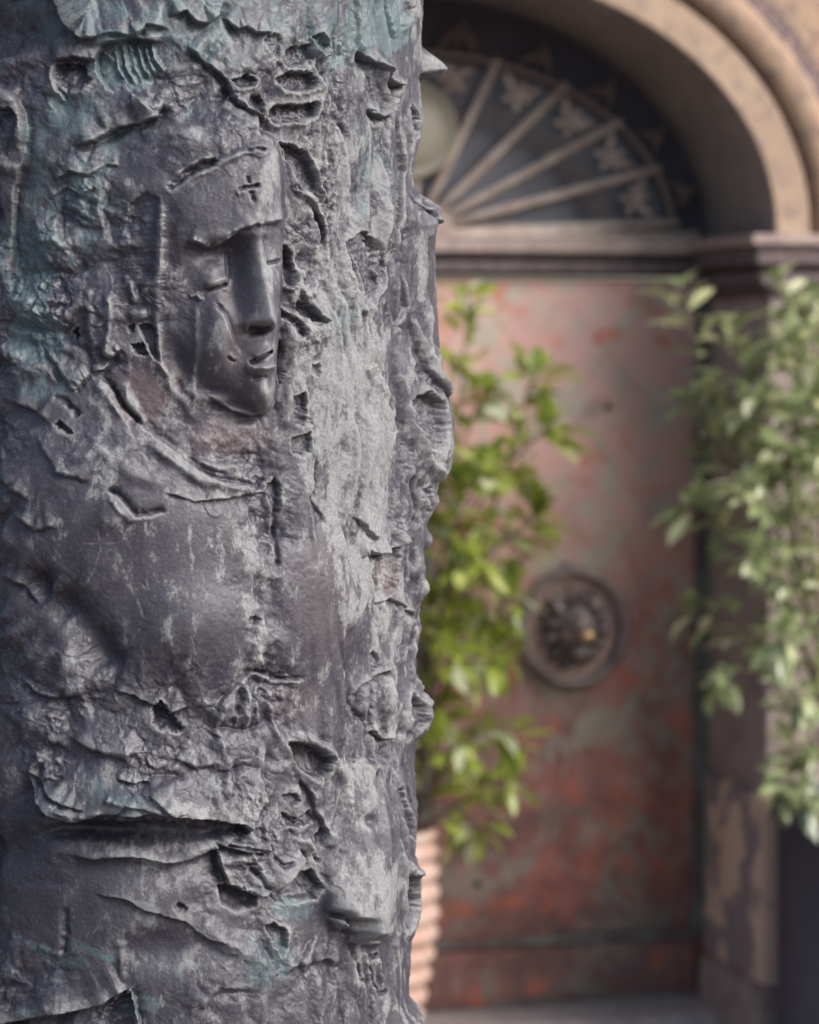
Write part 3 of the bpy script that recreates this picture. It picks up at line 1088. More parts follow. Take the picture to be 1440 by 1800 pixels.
def dab(A, x, y, rx, ry, a, ang=0.0):
    k = dux(x); cu = float(ux(min(x, 721))); rx *= k
    m = max(rx, ry) * 2.2
    w = win(cu - m, cu + m, y - m, y + m)
    du, dv = UE[w] - cu, VE[w] - y
    c, s_ = math.cos(math.radians(ang)), math.sin(math.radians(ang))
    q = ((du * c + dv * s_) / rx) ** 2 + ((dv * c - du * s_) / ry) ** 2
    A[w] = np.maximum(A[w], a * np.exp(-q * q))


def loft(lines, n=2, add=True):
    """lines of (y, x, h): heights interpolated along each line, then across the lines row by row"""
    ys = [p[0] for l_ in lines for p in l_]
    i0, i1 = np.searchsorted(Va, [min(ys), max(ys)])
    P = np.zeros((i1 - i0, NU), np.float32)
    for i in range(i0, i1):
        y = Va[i]
        xs, hs = [], []
        for l_ in lines:
            yy = [p[0] for p in l_]
            if y < yy[0] or y > yy[-1]: continue
            x_ = np.interp(y, yy, [p[1] for p in l_]); h_ = np.interp(y, yy, [p[2] for p in l_])
            for _ in range(4):
                th_ = float(theta_of(min(x_, 721)))
                xs_ = np.interp(y, yy, [p[1] for p in l_]) - (h_ + 8) * math.sin(th_)
                x_ = .5 * x_ + .5 * xs_
            xs.append(float(ux(min(x_, 721))))
            hs.append(h_)
        if len(xs) < 2: continue
        o = np.argsort(xs)
        P[i - i0] = np.interp(UE[i], np.array(xs)[o], np.array(hs)[o], left=0, right=0)
    pad = 12
    P = np.pad(P, ((pad, pad), (0, 0)))
    P = blur(P, n, 2)
    a0, a1 = max(0, i0 - pad), min(NV, i1 + pad)
    H[a0:a1] += P[a0 - (i0 - pad):a0 - (i0 - pad) + (a1 - a0)]


# ---- roughness of the modelling: 0 smooth skin, 1 crumbly clay
RG = np.full_like(U, 0.54)
for x, y, rx, ry, a, ang in (
        (415, 590, 70, 140, -.5, 8), (250, 700, 60, 50, -.35, 30), (210, 950, 170, 110, -.42, 25), (330, 1090, 110, 90, -.42, 0),
        (560, 1080, 60, 140, -.45, -8), (390, 340, 90, 50, -.3, -20), (130, 30, 110, 40, -.35, 0), (450, 20, 260, 40, -.25, 0),
        (140, 1590, 190, 90, -.4, 0), (640, 1560, 80, 90, -.4, 20), (560, 760, 60, 140, -.2, 0), (640, 820, 60, 170, -.2, 0),
        (330, 1680, 120, 60, -.25, 0), (50, 1350, 120, 50, .2, 0), (250, 1340, 160, 70, .3, 10), (470, 1530, 80, 110, .4, 0),
        (540, 130, 120, 90, .4, 0), (120, 360, 120, 130, .25, 0), (530, 560, 40, 140, .35, 0), (60, 560, 80, 130, .25, 0),
        (560, 420, 60, 120, .3, 0), (450, 940, 40, 150, .3, 0), (440, 1240, 90, 70, .3, 0), (690, 900, 30, 200, .3, 0)):
    blob(x, y, rx, ry, a, ang, A=RG)
blob(985, 520, 55, 110, -.5, 0, A=RG, raw=True)
RG = np.clip(RG * np.clip(.85 + 1.0 * fbm(120, 150, 821, 3), .35, 1.5), 0.06, 1.0)

# ---- broad forms
H += 9 * fbm(260, 340, 31, 2)
H += 6 * fbm(120, 160, 41, 3) * (0.4 + 0.6 * RG)
blob(230, 960, 230, 200, 30, 20, 1.4)            # the breast of the hooded figure
blob(340, 1120, 95, 85, 26, 0, 1.3)
blob(70, 880, 120, 160, 14, 20)
blob(565, 1085, 62, 160, 24, -6, 1.3)            # smooth swelling beside it
blob(640, 760, 80, 260, 12, 0)
blob(470, 930, 26, 150, -12, 0)                  # hollow between the two
blob(70, 560, 90, 200, -12, 0)
stroke([(40, 980), (75, 1040), (130, 1075), (175, 1130), (200, 1200)], 30, -26, 'g')
stroke([(-10, 1060), (40, 1130), (90, 1170)], 34, 12, 'g')
blob(120, 1165, 26, 46, 14, -15, 1.5)
stroke([(0, 1240), (60, 1275), (150, 1300), (250, 1330)], 30, 12, 'g')

# ---- top band
edge([(95, -10), (112, 30), (128, 56), (150, 68), (185, 64)], 22, 70, 8, 20, t0=0, t1=.2)
edge([(175, 66), (200, 60), (245, 64), (262, 44), (300, 50)], 20, 40, 10, 14)
edge([(300, 30), (328, 18), (345, 38), (368, 44), (388, 28), (395, 0)], 18, 40, 10, 14)
edge([(392, 30), (420, 52), (436, 46), (452, 60), (480, 56)], 12, 30, 10, 14)
edge([(330, 80), (352, 102), (372, 118), (398, 140), (408, 165), (384, 192)], 16, 40, 10, 12)
blob(420, 60, 24, 36, -10, 10)
blob(30, 60, 70, 40, -16, 0)
edge([(92, 106), (130, 100), (170, 104), (182, 80), (230, 66), (290, 74)], 14, 40, 20, 40, t0=.1, t1=.1)
pit([(100, 112), (150, 110), (165, 140), (150, 160), (120, 165), (104, 145)], 14, 10, 4)
blob(212, 108, 34, 34, -16, 20)
for pts in ([(208, 84), (212, 118), (230, 150)], [(220, 74), (225, 116), (245, 148)], [(232, 72), (239, 114), (257, 146)],
            [(245, 72), (252, 112), (270, 142)], [(257, 74), (265, 108), (278, 135)], [(270, 74), (277, 104), (291, 128)]):
    stroke(pts, 4.2, 11, 'g', .1, .2)
edge([(205, 164), (186, 148), (175, 124), (172, 98)], 12, 16, 6, 10)
edge([(122, 178), (104, 158), (96, 128), (98, 112)], 10, 14, 6, 8)
edge([(128, 258), (172, 248), (196, 232), (216, 222), (246, 220), (280, 206), (290, 180)], 20, 50, 16, 16)
blob(205, 238, 26, 10, -14, -25)
edge([(100, 320), (130, 300), (160, 310), (190, 290), (214, 292)], 9, 24, 6, 8)
edge([(90, 350), (120, 330), (148, 344), (170, 326)], 8, 24, 6, 8)
stroke([(240, 170), (262, 190), (285, 186), (296, 150)], 9, 8)
# the knob hanging at the left
blob(4, 235, 44, 86, 30, 0, 2)
edge([(44, 300), (50, 240), (46, 195), (34, 168), (8, 152), (-20, 150)], 16, 22, 10, 16, t0=.2, t1=0)
pit([(-10, 190), (22, 194), (36, 205), (34, 250), (20, 280), (-10, 280)], 20, 12)
blob(14, 172, 26, 14, 10, 20)
edge([(20, 520), (24, 420), (34, 330), (42, 285)], 10, 30, 8, 16)
# pits with bright rims above the hood
pit([(468, 72), (484, 56), (500, 68), (496, 104), (480, 100)], 10, 8, 4, 3)
pit([(554, 66), (566, 58), (582, 82), (574, 96), (560, 86)], 24, 6, 7, 3)
pit([(500, 104), (518, 82), (552, 78), (556, 104), (540, 118), (510, 122)], 20, 7, 7, 4)
pit([(488, 136), (510, 126), (552, 128), (558, 150), (540, 160), (500, 162)], 24, 6, 9, 5)
pit([(470, 204), (482, 188), (520, 184), (556, 182), (556, 206), (530, 216), (480, 218)], 28, 5, 9, 5)
pit([(412, 142), (436, 130), (452, 140), (446, 156), (420, 156)], 20, 6, 8, 3)
pit([(440, 166), (458, 166), (466, 180), (462, 208), (446, 196)], 16, 5, 6, 3)
edge([(408, 166), (420, 184), (444, 200), (466, 216)], 18, 22, 12, 9)
stroke([(556, 60), (560, 110), (566, 160), (560, 215)], 9, 9, 'g')
edge([(632, 86), (650, 110), (668, 126), (690, 150), (704, 150)], 6, 20, 28, 15, t0=.1, t1=.15)
stroke([(636, 100), (660, 132), (684, 150), (696, 180)], 12, 16, 'g')
edge([(640, 190), (668, 206), (692, 196), (699, 165)], 14, 24, 14, 10)
blob(640, 200, 14, 40, -8, 10)
stroke([(628, 0), (632, 60), (646, 100)], 8, 9, 'g', 0, .2)
edge([(687, -10), (690, 40), (694, 70)], 8, 12, 12, 7, t0=0)
stroke([(706, 0), (712, 16), (704, 40), (700, 66)], 9, 14, 'g', 0, .2)
# vertical band running down below it
edge([(650, 470), (648, 360), (650, 240), (654, 180)], 9, 22, 4, 10)
edge([(700, 200), (706, 300), (700, 390), (690, 470)], 10, 22, 10, 9)
stroke([(674, 180), (672, 300), (676, 400), (680, 460)], 12, 8, 'g', .1, .3)

# ---- the hooded head, lofted across its feature lines
loft([
    [(176, 330, 0), (230, 236, 0), (270, 212, 0), (330, 204, 0), (390, 200, 0), (430, 204, 0), (510, 214, 0), (560, 226, 0), (610, 240, 0), (640, 240, 0), (700, 270, 0), (740, 300, 0)],
    [(180, 385, 12), (230, 300, 22), (270, 282, 27), (330, 288, 34), (390, 288, 34), (430, 285, 30), (510, 280, 20), (560, 296, 12), (610, 306, 6), (640, 312, 5), (700, 332, 5), (738, 345, 0)],
    [(180, 415, 18), (230, 350, 36), (270, 336, 42), (330, 336, 48), (390, 336, 50), (422, 332, 44), (450, 334, 24), (480, 336, 18), (510, 338, 18), (560, 336, 20), (610, 338, 21), (645, 346, 16), (672, 360, 10), (692, 376, 0)],
    [(180, 440, 24), (230, 400, 46), (270, 398, 54), (330, 394, 60), (390, 388, 62), (420, 384, 60), (438, 380, 18), (454, 378, 14), (478, 376, 34), (498, 376, 38), (514, 378, 28), (540, 386, 46), (580, 388, 57), (615, 390, 58), (645, 398, 52), (680, 412, 38), (702, 422, 20), (718, 430, 0)],
    [(190, 455, 28), (230, 440, 48), (270, 438, 62), (330, 434, 69), (390, 424, 70), (408, 422, 66), (424, 412, 34), (440, 410, 17), (480, 411, 20), (520, 413, 34), (548, 420, 46), (565, 430, 58), (582, 432, 52), (610, 424, 50), (640, 428, 54), (665, 434, 50), (696, 446, 42), (714, 452, 26), (730, 456, 0)],
    [(200, 468, 30), (230, 464, 46), (270, 470, 66), (330, 470, 74), (390, 456, 77), (410, 455, 74), (424, 455, 68), (470, 462, 80), (520, 473, 94), (556, 482, 106), (570, 484, 104), (582, 481, 74), (598, 472, 66), (614, 471, 72), (626, 468, 68), (634, 468, 64), (648, 467, 74), (664, 466, 62), (690, 468, 70), (708, 470, 54), (722, 466, 26), (734, 465, 0)],
    [(235, 476, 38), (270, 484, 60), (330, 490, 66), (390, 493, 64), (404, 494, 58), (420, 494, 50), (465, 494, 48), (490, 493, 54), (560, 490, 58), (582, 489, 50), (612, 487, 52), (632, 486, 48), (648, 485, 52), (690, 481, 46), (710, 479, 34), (724, 476, 12), (730, 476, 0)],
    [(240, 484, 0), (270, 496, 4), (330, 508, 4), (390, 506, 6), (430, 501, -8), (470, 501, -16), (510, 500, -10), (560, 498, 0), (612, 495, -2), (690, 490, 0), (724, 488, 0)],
], n=3)
# hood: cap crest, brow band, cross
stroke([(294, 336), (318, 322), (340, 304), (376, 290), (382, 282)], 5, -16, 'g', .1, .1)
stroke([(300, 326), (340, 294), (384, 280)], 4, -10, 'c', .1, .1)
stroke([(290, 344), (330, 316), (372, 296), (400, 282), (440, 268), (476, 256)], 7, 10, 'g', .1, .1)
stroke([(300, 318), (330, 296), (352, 282), (380, 278)], 5, 8, 'g')
stroke([(434, 268), (455, 265), (470, 267)], 3, -10, 'g')
edge([(330, 424), (350, 430), (372, 440), (396, 424), (420, 408), (450, 396), (470, 396), (494, 388)], 7, 20, 5, 16, t0=.05, t1=.02)
stroke([(372, 436), (400, 416), (424, 402), (448, 396)], 6, 9, 'g')
stroke([(382, 428), (410, 412), (446, 402)], 2.2, -6, 'g')
stroke([(452, 400), (470, 390), (492, 384)], 4, 6, 'g')
stroke([(334, 424), (352, 430), (366, 438)], 7, 8, 'g')
stroke([(436, 310), (438, 318), (439, 326)], 2.0, -7, 'g', .2, .2)
stroke([(418, 337), (432, 332), (446, 331), (458, 327)], 2.6, -10, 'g', .15, .15)
stroke([(439, 338), (443, 348), (448, 361)], 2.8, -8, 'g', .2, .2)
stroke([(415, 345), (430, 340)], 5, 5, 'g')
MOD = False
# eye, nostril, mouth, folds of the cheek
stroke([(354, 514), (372, 510), (390, 504), (402, 498)], 2.6, -11, 'g', .3, .2)
stroke([(360, 502), (384, 494), (402, 488)], 7, 5, 'g')
stroke([(400, 440), (402, 470), (402, 492)], 4, -5, 'g')
edge([(428, 630), (412, 604), (403, 578), (392, 548), (381, 533)], 4, 18, 4, 6, t0=.5, t1=.1, sharp=7)
blob(386, 541, 4, 8, -7, -25)
stroke([(436, 580), (446, 576), (462, 580), (476, 574)], 6, -17, 'g', .15, .1)
blob(452, 584, 14, 7, -12, -10)
blob(440, 567, 12, 11, 9, 0)
blob(462, 560, 12, 14, 6, 0)
stroke([(438, 640), (450, 634), (462, 627), (478, 616)], 3.6, -17, 'g', .1, .08)
stroke([(444, 629), (458, 621), (474, 610)], 5.5, 8, 'g')
stroke([(428, 648), (446, 646), (464, 646), (480, 642)], 6.5, 13, 'g', .25, .1)
stroke([(440, 664), (454, 665), (470, 659)], 5, -6, 'g', .2, .2)
stroke([(398, 626), (406, 632), (413, 637)], 1.8, -5, 'g', .3, .3)
stroke([(402, 622), (412, 632)], 3, 5, 'g')
stroke([(467, 464), (480, 462), (493, 456)], 3, -9, 'g')
stroke([(463, 412), (466, 440), (470, 470), (474, 500)], 4, -2.5, 'g', .1, .3)
stroke([(344, 530), (347, 580), (345, 640), (340, 680), (346, 712)], 5, 3, 'g', .1, .2)
stroke([(332, 522), (346, 518), (355, 530)], 4, 7, 'g')
MOD = True
# hair, ear and the cords of the hood
pit([(232, 360), (258, 340), (280, 352), (282, 420), (276, 490), (250, 500), (228, 470), (222, 420)], 9, 14)
w_ = win(float(ux(224)), float(ux(284)), 350, 500)
H[w_] += 1.6 * fbm(40, 5, 91, 2, Ux=U[w_], Vx=V[w_])
stroke([(270, 346), (284, 370), (284, 420), (282, 480), (276, 530), (278, 560)], 7, 6, 'g', .2, .2)
stroke([(302, 350), (300, 430), (304, 500)], 12, -7, 'g', .3, .3)
stroke([(218, 480), (232, 510), (244, 540)], 6, 9)
blob(243, 553, 18, 12, 12, 0, 1.5)
pit([(226, 574), (238, 566), (238, 582), (230, 586)], 12, 4)
pit([(246, 572), (266, 566), (276, 580), (278, 612), (284, 640), (270, 634), (254, 600)], 16, 6)
pit([(232, 606), (250, 604), (268, 622), (256, 628), (236, 622)], 16, 6)
stroke([(274, 540), (280, 590), (284, 634), (300, 666), (294, 700), (290, 780)], 5, 6, 'g', .1, .2)
stroke([(254, 598), (272, 630), (298, 664)], 3.5, 8, 'g', .1, .1)
stroke([(194, 510), (197, 560), (186, 640)], 7, 9)
stroke([(158, 500), (162, 570), (166, 640)], 8, 8)
stroke([(226, 616), (226, 680), (222, 706)], 5, 7)
pit([(128, 584), (138, 576), (142, 590), (132, 596)], 14, 4)
blob(318, 640, 20, 40, -14, -20)
stroke([(306, 660), (322, 690), (344, 706)], 7, -8)
# shadowed neck below the jaw
edge([(352, 686), (378, 704), (408, 722), (440, 732), (470, 726), (486, 700)], 4, 12, 16, 22, t0=.3, t1=.1)
facet([(205, 640), (230, 615), (260, 632), (296, 680), (340, 738), (400, 748), (450, 742), (460, 790), (430, 815), (340, 810), (260, 750)], -2, .02, -.03, 16, .25)

# ---- collar: two crossing edges of the cloak
edge([(474, 862), (430, 852), (380, 842), (350, 828), (318, 800), (290, 776), (262, 760), (240, 744), (222, 722), (204, 700), (190, 678), (166, 656)], 3, 20, 16, 9, t0=.1, t1=.1)
stroke([(160, 660), (186, 690), (206, 716), (236, 750)], 8, 10, 'g')
stroke([(186, 678), (206, 702), (226, 732), (246, 752)], 8, -15, 'g')
stroke([(250, 768), (300, 806), (350, 842), (420, 858), (472, 866)], 9, 9, 'g')
stroke([(330, 804), (360, 824), (400, 836)], 3.5, -7, 'g')
edge([(158, 656), (185, 650), (198, 630), (216, 612)], 9, 18, 8, 10)
edge([(130, 690), (144, 668), (160, 658)], 8, 16, 6, 8)
stroke([(92, 694), (114, 706), (132, 722), (140, 734)], 6, -9)
pit([(96, 742), (104, 738), (120, 752), (128, 764), (112, 762), (100, 754)], 13, 4, 3)
stroke([(90, 640), (100, 660), (106, 672)], 5, -9)
stroke([(150, 756), (190, 800), (240, 836), (300, 850)], 12, 6)
edge([(280, 862), (340, 880), (400, 876), (440, 868), (470, 866)], 6, 18, 5, 16)
edge([(296, 898), (262, 903), (238, 906), (220, 886), (204, 870), (184, 860)], 4, 18, 15, 10)
stroke([(190, 872), (208, 892), (228, 912), (280, 908)], 5, 6, 'g')
blob(192, 908, 18, 22, 6, 30, 1.5)

# ---- wedge-shaped cuts to the right of the face
pit([(490, 250), (512, 254), (540, 264), (552, 306), (565, 362), (550, 350), (530, 330), (512, 300)], 24, 5, 3, 2)
stroke([(478, 240), (494, 262), (510, 300), (524, 336), (540, 352)], 6, 12, 'g')
stroke([(541, 262), (556, 310), (568, 366)], 4, 9, 'g')
pit([(520, 322), (530, 328), (534, 338), (522, 334)], 10, 3)
edge([(530, 340), (556, 366), (572, 400), (578, 430)], 12, 18, 14, 7)
edge([(576, 430), (552, 432), (530, 418), (506, 392)], 10, 22, 4, 9)
pit([(497, 430), (506, 432), (516, 446), (520, 480), (514, 502), (504, 506), (498, 480)], 30, 5, 5)
edge([(498, 508), (514, 514), (522, 500), (524, 470)], 10, 12, 6, 7)
edge([(524, 506), (540, 530), (562, 560), (576, 566)], 14, 22, 2, 10)
pit([(524, 526), (540, 536), (566, 556), (572, 566), (548, 568), (530, 552)], 18, 4)
pit([(490, 538), (508, 548), (528, 560), (538, 588), (528, 600), (512, 570), (494, 556)], 20, 5)
stroke([(496, 570), (492, 620), (498, 660)], 8, -16)
stroke([(510, 590), (516, 640), (506, 700), (500, 760)], 9, 10)
stroke([(530, 560), (536, 600), (540, 622)], 5, -10)
pit([(490, 600), (500, 612), (502, 660), (494, 680), (486, 660)], 16, 5)
pit([(516, 700), (534, 690), (540, 730), (548, 745), (530, 752), (516, 740)], 16, 6, 3, 4)
pit([(512, 770), (540, 760), (545, 790), (530, 804), (514, 796)], 14, 6, 3, 4)
pit([(548, 642), (560, 640), (566, 656), (562, 666), (550, 656)], 12, 5)
stroke([(520, 650), (540, 700), (552, 770), (556, 820)], 10, 7)
# V-shaped hollow and striations
pit([(606, 426), (640, 406), (664, 420), (684, 470), (676, 500), (650, 545), (640, 540), (620, 480)], 12, 8, 3, 3)
stroke([(604, 420), (620, 470), (636, 520), (648, 560), (640, 620)], 5, 10, 'g')
stroke([(686, 470), (676, 510), (656, 550), (650, 590)], 5, 8, 'g')
pit([(640, 424), (656, 420), (664, 440), (648, 446)], 12, 5)
stroke([(655, 470), (668, 500), (674, 480)], 3, 8)
for k in range(26):
    x = random.uniform(575, 700); y = random.uniform(440, 1000); l_ = random.uniform(40, 150); dx = random.uniform(-10, 10)
    stroke([(x, y), (x + dx * .5, y + l_ * .5), (x + dx, y + l_)], random.uniform(2.5, 6), random.uniform(-5, 6), 'g', .3, .4)
for pts, a, wh, b, wl in (
        ([(575, 830), (598, 720), (604, 640), (590, 520), (566, 440)], 12, 26, 6, 9),
        ([(664, 860), (690, 760), (672, 690), (655, 620), (640, 560)], 12, 22, 7, 9),
        ([(704, 700), (696, 640), (700, 590), (688, 540)], 10, 18, 6, 8),
        ([(560, 970), (548, 880), (556, 800), (540, 720), (545, 640)], 10, 20, 8, 8),
        ([(624, 880), (632, 800), (622, 720), (628, 650)], 8, 18, 5, 8),
        ([(612, 1000), (604, 930), (618, 880)], 8, 18, 5, 9),
        ([(600, 1120), (640, 1060), (650, 1000)], 8, 24, 4, 12),
        ([(600, 410), (614, 330), (606, 240), (580, 190)], 11, 20, 6, 10),
        ([(560, 380), (576, 300), (570, 230)], 9, 18, 6, 8),
        ([(700, 470), (706, 540), (690, 600)], 9, 14, 6, 8),
        ([(640, 1380), (668, 1320), (690, 1290)], 8, 24, 5, 10),
        ([(540, 1500), (580, 1440), (600, 1370), (620, 1300)], 8, 26, 5, 12),
        ([(700, 1440), (690, 1390), (700, 1330)], 8, 16, 6, 8),
        ([(480, 1720), (520, 1700), (570, 1690), (610, 1700)], 8, 26, 5, 12),
        ([(330, 1790), (380, 1740), (460, 1740)], 9, 28, 5, 12),
        ([(20, 1180), (60, 1220), (110, 1230), (150, 1210)], 9, 24, 6, 12),
        ([(110, 1290), (160, 1320), (220, 1330), (250, 1310)], 10, 26, 7, 12),
        ([(300, 1330), (340, 1350), (390, 1340)], 9, 22, 6, 11),
        ([(0, 820), (20, 860), (60, 880)], 9, 26, 6, 12),
        ([(0, 1010), (40, 1030), (70, 1070)], 9, 30, 7, 12),
        ([(560, 1640), (530, 1690), (540, 1740)], 8, 20, 6, 10),
        ([(470, 1420), (458, 1360), (470, 1300)], 10, 22, 7, 10),
        ([(420, 1420), (400, 1370), (410, 1320)], 9, 20, 7, 10),
        ([(60, 760), (100, 830), (170, 850)], 8, 40, 3, 14),
        ([(0, 700), (50, 716), (96, 748)], 9, 30, 5, 9),
        ([(20, 900), (60, 930), (110, 920)], 8, 26, 5, 10),
        ([(60, 600), (100, 640), (130, 690)], 8, 22, 5, 9),
        ([(150, 470), (110, 420), (100, 350)], 8, 22, 6, 9),
        ([(200, 430), (180, 370), (196, 320)], 7, 20, 5, 9)):
    edge(pts, a * 1.1, wh * 1.2, b * 1.1, wl * 1.3, t0=.3, t1=.3, sharp=13)
pit([(640, 648), (655, 640), (690, 690), (704, 720), (690, 712), (660, 680)], -6, 10)
edge([(624, 905), (640, 930), (662, 948)], 12, 30, 7, 8)
stroke([(652, 952), (640, 975), (634, 985)], 5, -10)

# ---- recess plane and ledges near the right edge
edge([(632, 986), (646, 968), (660, 976), (676, 972), (694, 962), (704, 945)], 16, 24, 18, 10)
pit([(664, 990), (690, 968), (700, 980), (696, 1040), (680, 1058), (664, 1050), (658, 1010)], 12, 8, 3)
edge([(664, 1062), (690, 1052), (706, 1066), (716, 1084)], 5, 12, 10, 9)
edge([(706, 1060), (696, 1090), (690, 1130), (680, 1172)], 10, 14, 12, 9)
pit([(650, 1150), (664, 1146), (668, 1170), (656, 1184)], 10, 5)
edge([(612, 1228), (634, 1202), (664, 1186), (694, 1174), (704, 1150)], 10, 20, 14, 11)
blob(676, 1230, 26, 40, 12, 20, 1.4)
stroke([(612, 1224), (626, 1250), (640, 1270)], 6, -8)
edge([(640, 1290), (656, 1284), (676, 1300), (696, 1296)], 10, 16, 10, 8)

# ---- knot and tendrils under the breasts
blob(452, 1168, 14, 16, 14, 0, 1.4)
stroke([(446, 1180), (480, 1186), (500, 1192), (536, 1192)], 3.6, -16, 'g', .1, .15)
stroke([(448, 1190), (480, 1196), (530, 1200)], 5, 8, 'g')
edge([(540, 1192), (480, 1184), (440, 1182), (424, 1196), (404, 1214), (384, 1240)], 4, 16, 10, 10)
for pts in ([(448, 1196), (450, 1236), (456, 1280)], [(424, 1200), (416, 1240), (404, 1280)], [(470, 1200), (474, 1250), (486, 1300)],
            [(436, 1200), (430, 1250), (436, 1300)], [(396, 1230), (380, 1280), (390, 1330)]):
    stroke(pts, 6, random.choice([-10, 9, 8]), 'g')
stroke([(450, 1000), (456, 1040), (448, 1090), (440, 1130)], 10, -10)
pit([(432, 1086), (450, 1082), (462, 1090), (450, 1098), (436, 1096)], 10, 4, 5)
pit([(470, 858), (486, 836), (494, 850), (490, 900), (478, 920), (474, 890)], 20, 6, 3)
stroke([(480, 900), (486, 950), (490, 1000)], 4, -12)
stroke([(544, 870), (560, 900), (574, 926)], 4, -8)
pit([(266, 1240), (280, 1232), (300, 1256), (322, 1280), (310, 1290), (280, 1284), (264, 1270)], 24, 8, 3)
edge([(190, 1210), (240, 1226), (266, 1240), (300, 1252), (330, 1240)], 10, 30, 6, 14)
pit([(506, 1304), (530, 1306), (556, 1312), (586, 1336), (580, 1356), (562, 1372), (540, 1362), (520, 1346)], 34, 7, 7)
stroke([(506, 1296), (540, 1298), (580, 1320), (596, 1344)], 7, 9, 'g')
stroke([(516, 1350), (546, 1376), (566, 1384)], 6, 8, 'g')
stroke([(476, 1262), (500, 1310), (524, 1350), (556, 1380), (560, 1420)], 9, 8)
stroke([(588, 1330), (602, 1380), (604, 1420)], 9, 8)

# ---- undulating overhang across the lower left
blob(220, 1400, 170, 50, 20, 8, 1.3)
edge([(36, 1350), (58, 1392), (96, 1432), (132, 1444), (176, 1430), (232, 1432), (272, 1426), (330, 1436), (372, 1440), (420, 1448), (436, 1462)], 32, 46, 30, 26, t0=.15, t1=.05)
edge([(40, 1350), (66, 1374), (100, 1408), (146, 1424)], 10, 20, 6, 9)
stroke([(90, 1418), (130, 1436), (176, 1424)], 5, 9)
stroke([(180, 1400), (204, 1408), (246, 1412)], 6, 8)
edge([(196, 1440), (216, 1412), (250, 1418), (272, 1424)], 4, 10, 8, 7)
edge([(256, 1390), (300, 1430), (330, 1424)], 8, 18, 6, 9)
edge([(200, 1366), (230, 1376), (262, 1370)], 8, 18, 6, 8)
blob(250, 1464, 150, 20, -34, 1, 1.5)
blob(150, 1466, 80, 18, -14, 0, 1.5)
stroke([(96, 1498), (150, 1506), (200, 1500), (250, 1506), (292, 1514), (330, 1500), (370, 1482), (420, 1466), (466, 1484)], 12, 14, 'g', .2, .1)
edge([(480, 1492), (440, 1490), (400, 1484), (360, 1500), (310, 1518), (280, 1514), (230, 1504), (160, 1510), (96, 1500)][::-1], 7, 12, 8, 24, t0=.15, t1=.1)
blob(40, 1490, 60, 50, -14, 0)
# chunk like a closed hand with hollows beneath it
blob(455, 1520, 60, 56, 26, 20, 1.7)
edge([(376, 1484), (384, 1520), (402, 1556), (450, 1576), (480, 1566), (510, 1540), (530, 1512), (524, 1490)], 16, 24, 20, 18, t0=.1, t1=.1)
edge([(370, 1476), (400, 1492), (440, 1498), (470, 1496), (474, 1480)], 10, 14, 12, 8)
stroke([(390, 1516), (430, 1508), (470, 1500)], 6, 7)
stroke([(440, 1524), (456, 1538), (470, 1570)], 4, -9)
stroke([(480, 1500), (500, 1520), (522, 1512)], 4, -8)
pit([(384, 1560), (410, 1556), (450, 1576), (448, 1596), (410, 1604), (386, 1590)], 24, 9, 3)
pit([(500, 1562), (520, 1536), (548, 1530), (560, 1560), (552, 1582), (512, 1588), (498, 1580)], 26, 8, 4)
pit([(468, 1630), (480, 1622), (500, 1636), (506, 1668), (494, 1682), (478, 1664)], 22, 8, 3)
# crumbly rock left of the great nose
pit([(498, 1400), (520, 1394), (530, 1410), (510, 1420)], 14, 6)
pit([(496, 1430), (520, 1440), (545, 1424), (556, 1440), (530, 1454), (500, 1452)], 12, 6, 4, 4)
edge([(528, 1366), (548, 1396), (556, 1430), (570, 1466), (566, 1490)], 12, 20, 8, 12)
pit([(550, 1470), (568, 1456), (566, 1480), (556, 1490)], 14, 5)
stroke([(550, 1500), (556, 1512), (562, 1514)], 3, -10)
stroke([(500, 1470), (540, 1480), (548, 1500)], 6, 8)

# ---- the great nose at the lower right
loft([
    [(1340, 590, 0), (1450, 570, 0), (1560, 566, 0), (1600, 568, 0), (1664, 600, 0)],
    [(1340, 620, 9), (1450, 610, 17), (1540, 600, 26), (1594, 596, 38), (1606, 596, 12), (1664, 620, 0)],
    [(1340, 650, 12), (1450, 650, 32), (1540, 640, 49), (1600, 634, 67), (1626, 632, 67), (1640, 634, 14), (1664, 640, 0)],
    [(1340, 672, 14), (1450, 684, 44), (1540, 690, 64), (1600, 682, 78), (1640, 674, 78), (1652, 672, 64), (1664, 668, 0)],
    [(1340, 680, 9), (1450, 698, 41), (1540, 698, 52), (1600, 694, 58), (1640, 688, 44), (1660, 680, 0)],
    [(1340, 690, 0), (1450, 706, 9), (1540, 706, 0), (1600, 702, 0), (1650, 694, 0)],
], n=2)
pit([(580, 1608), (600, 1604), (640, 1640), (666, 1660), (640, 1668), (600, 1644)], 12, 9)
stroke([(622, 1650), (628, 1690), (634, 1730)], 6, -10)
stroke([(640, 1668), (648, 1700), (652, 1724)], 6, 9)
stroke([(652, 1690), (662, 1730), (674, 1750), (684, 1740)], 4, -14)
stroke([(628, 1690), (634, 1720), (646, 1736)], 4, -12)
stroke([(664, 1680), (668, 1710), (678, 1730)], 5, 8)
stroke([(692, 1660), (694, 1710), (698, 1750)], 5, -12)
pit([(652, 1676), (664, 1674), (668, 1684), (656, 1690)], 12, 4)
blob(654, 1440, 8, 10, -12)
pit([(700, 1390), (706, 1384), (714, 1440), (718, 1480), (710, 1470)], 10, 4)

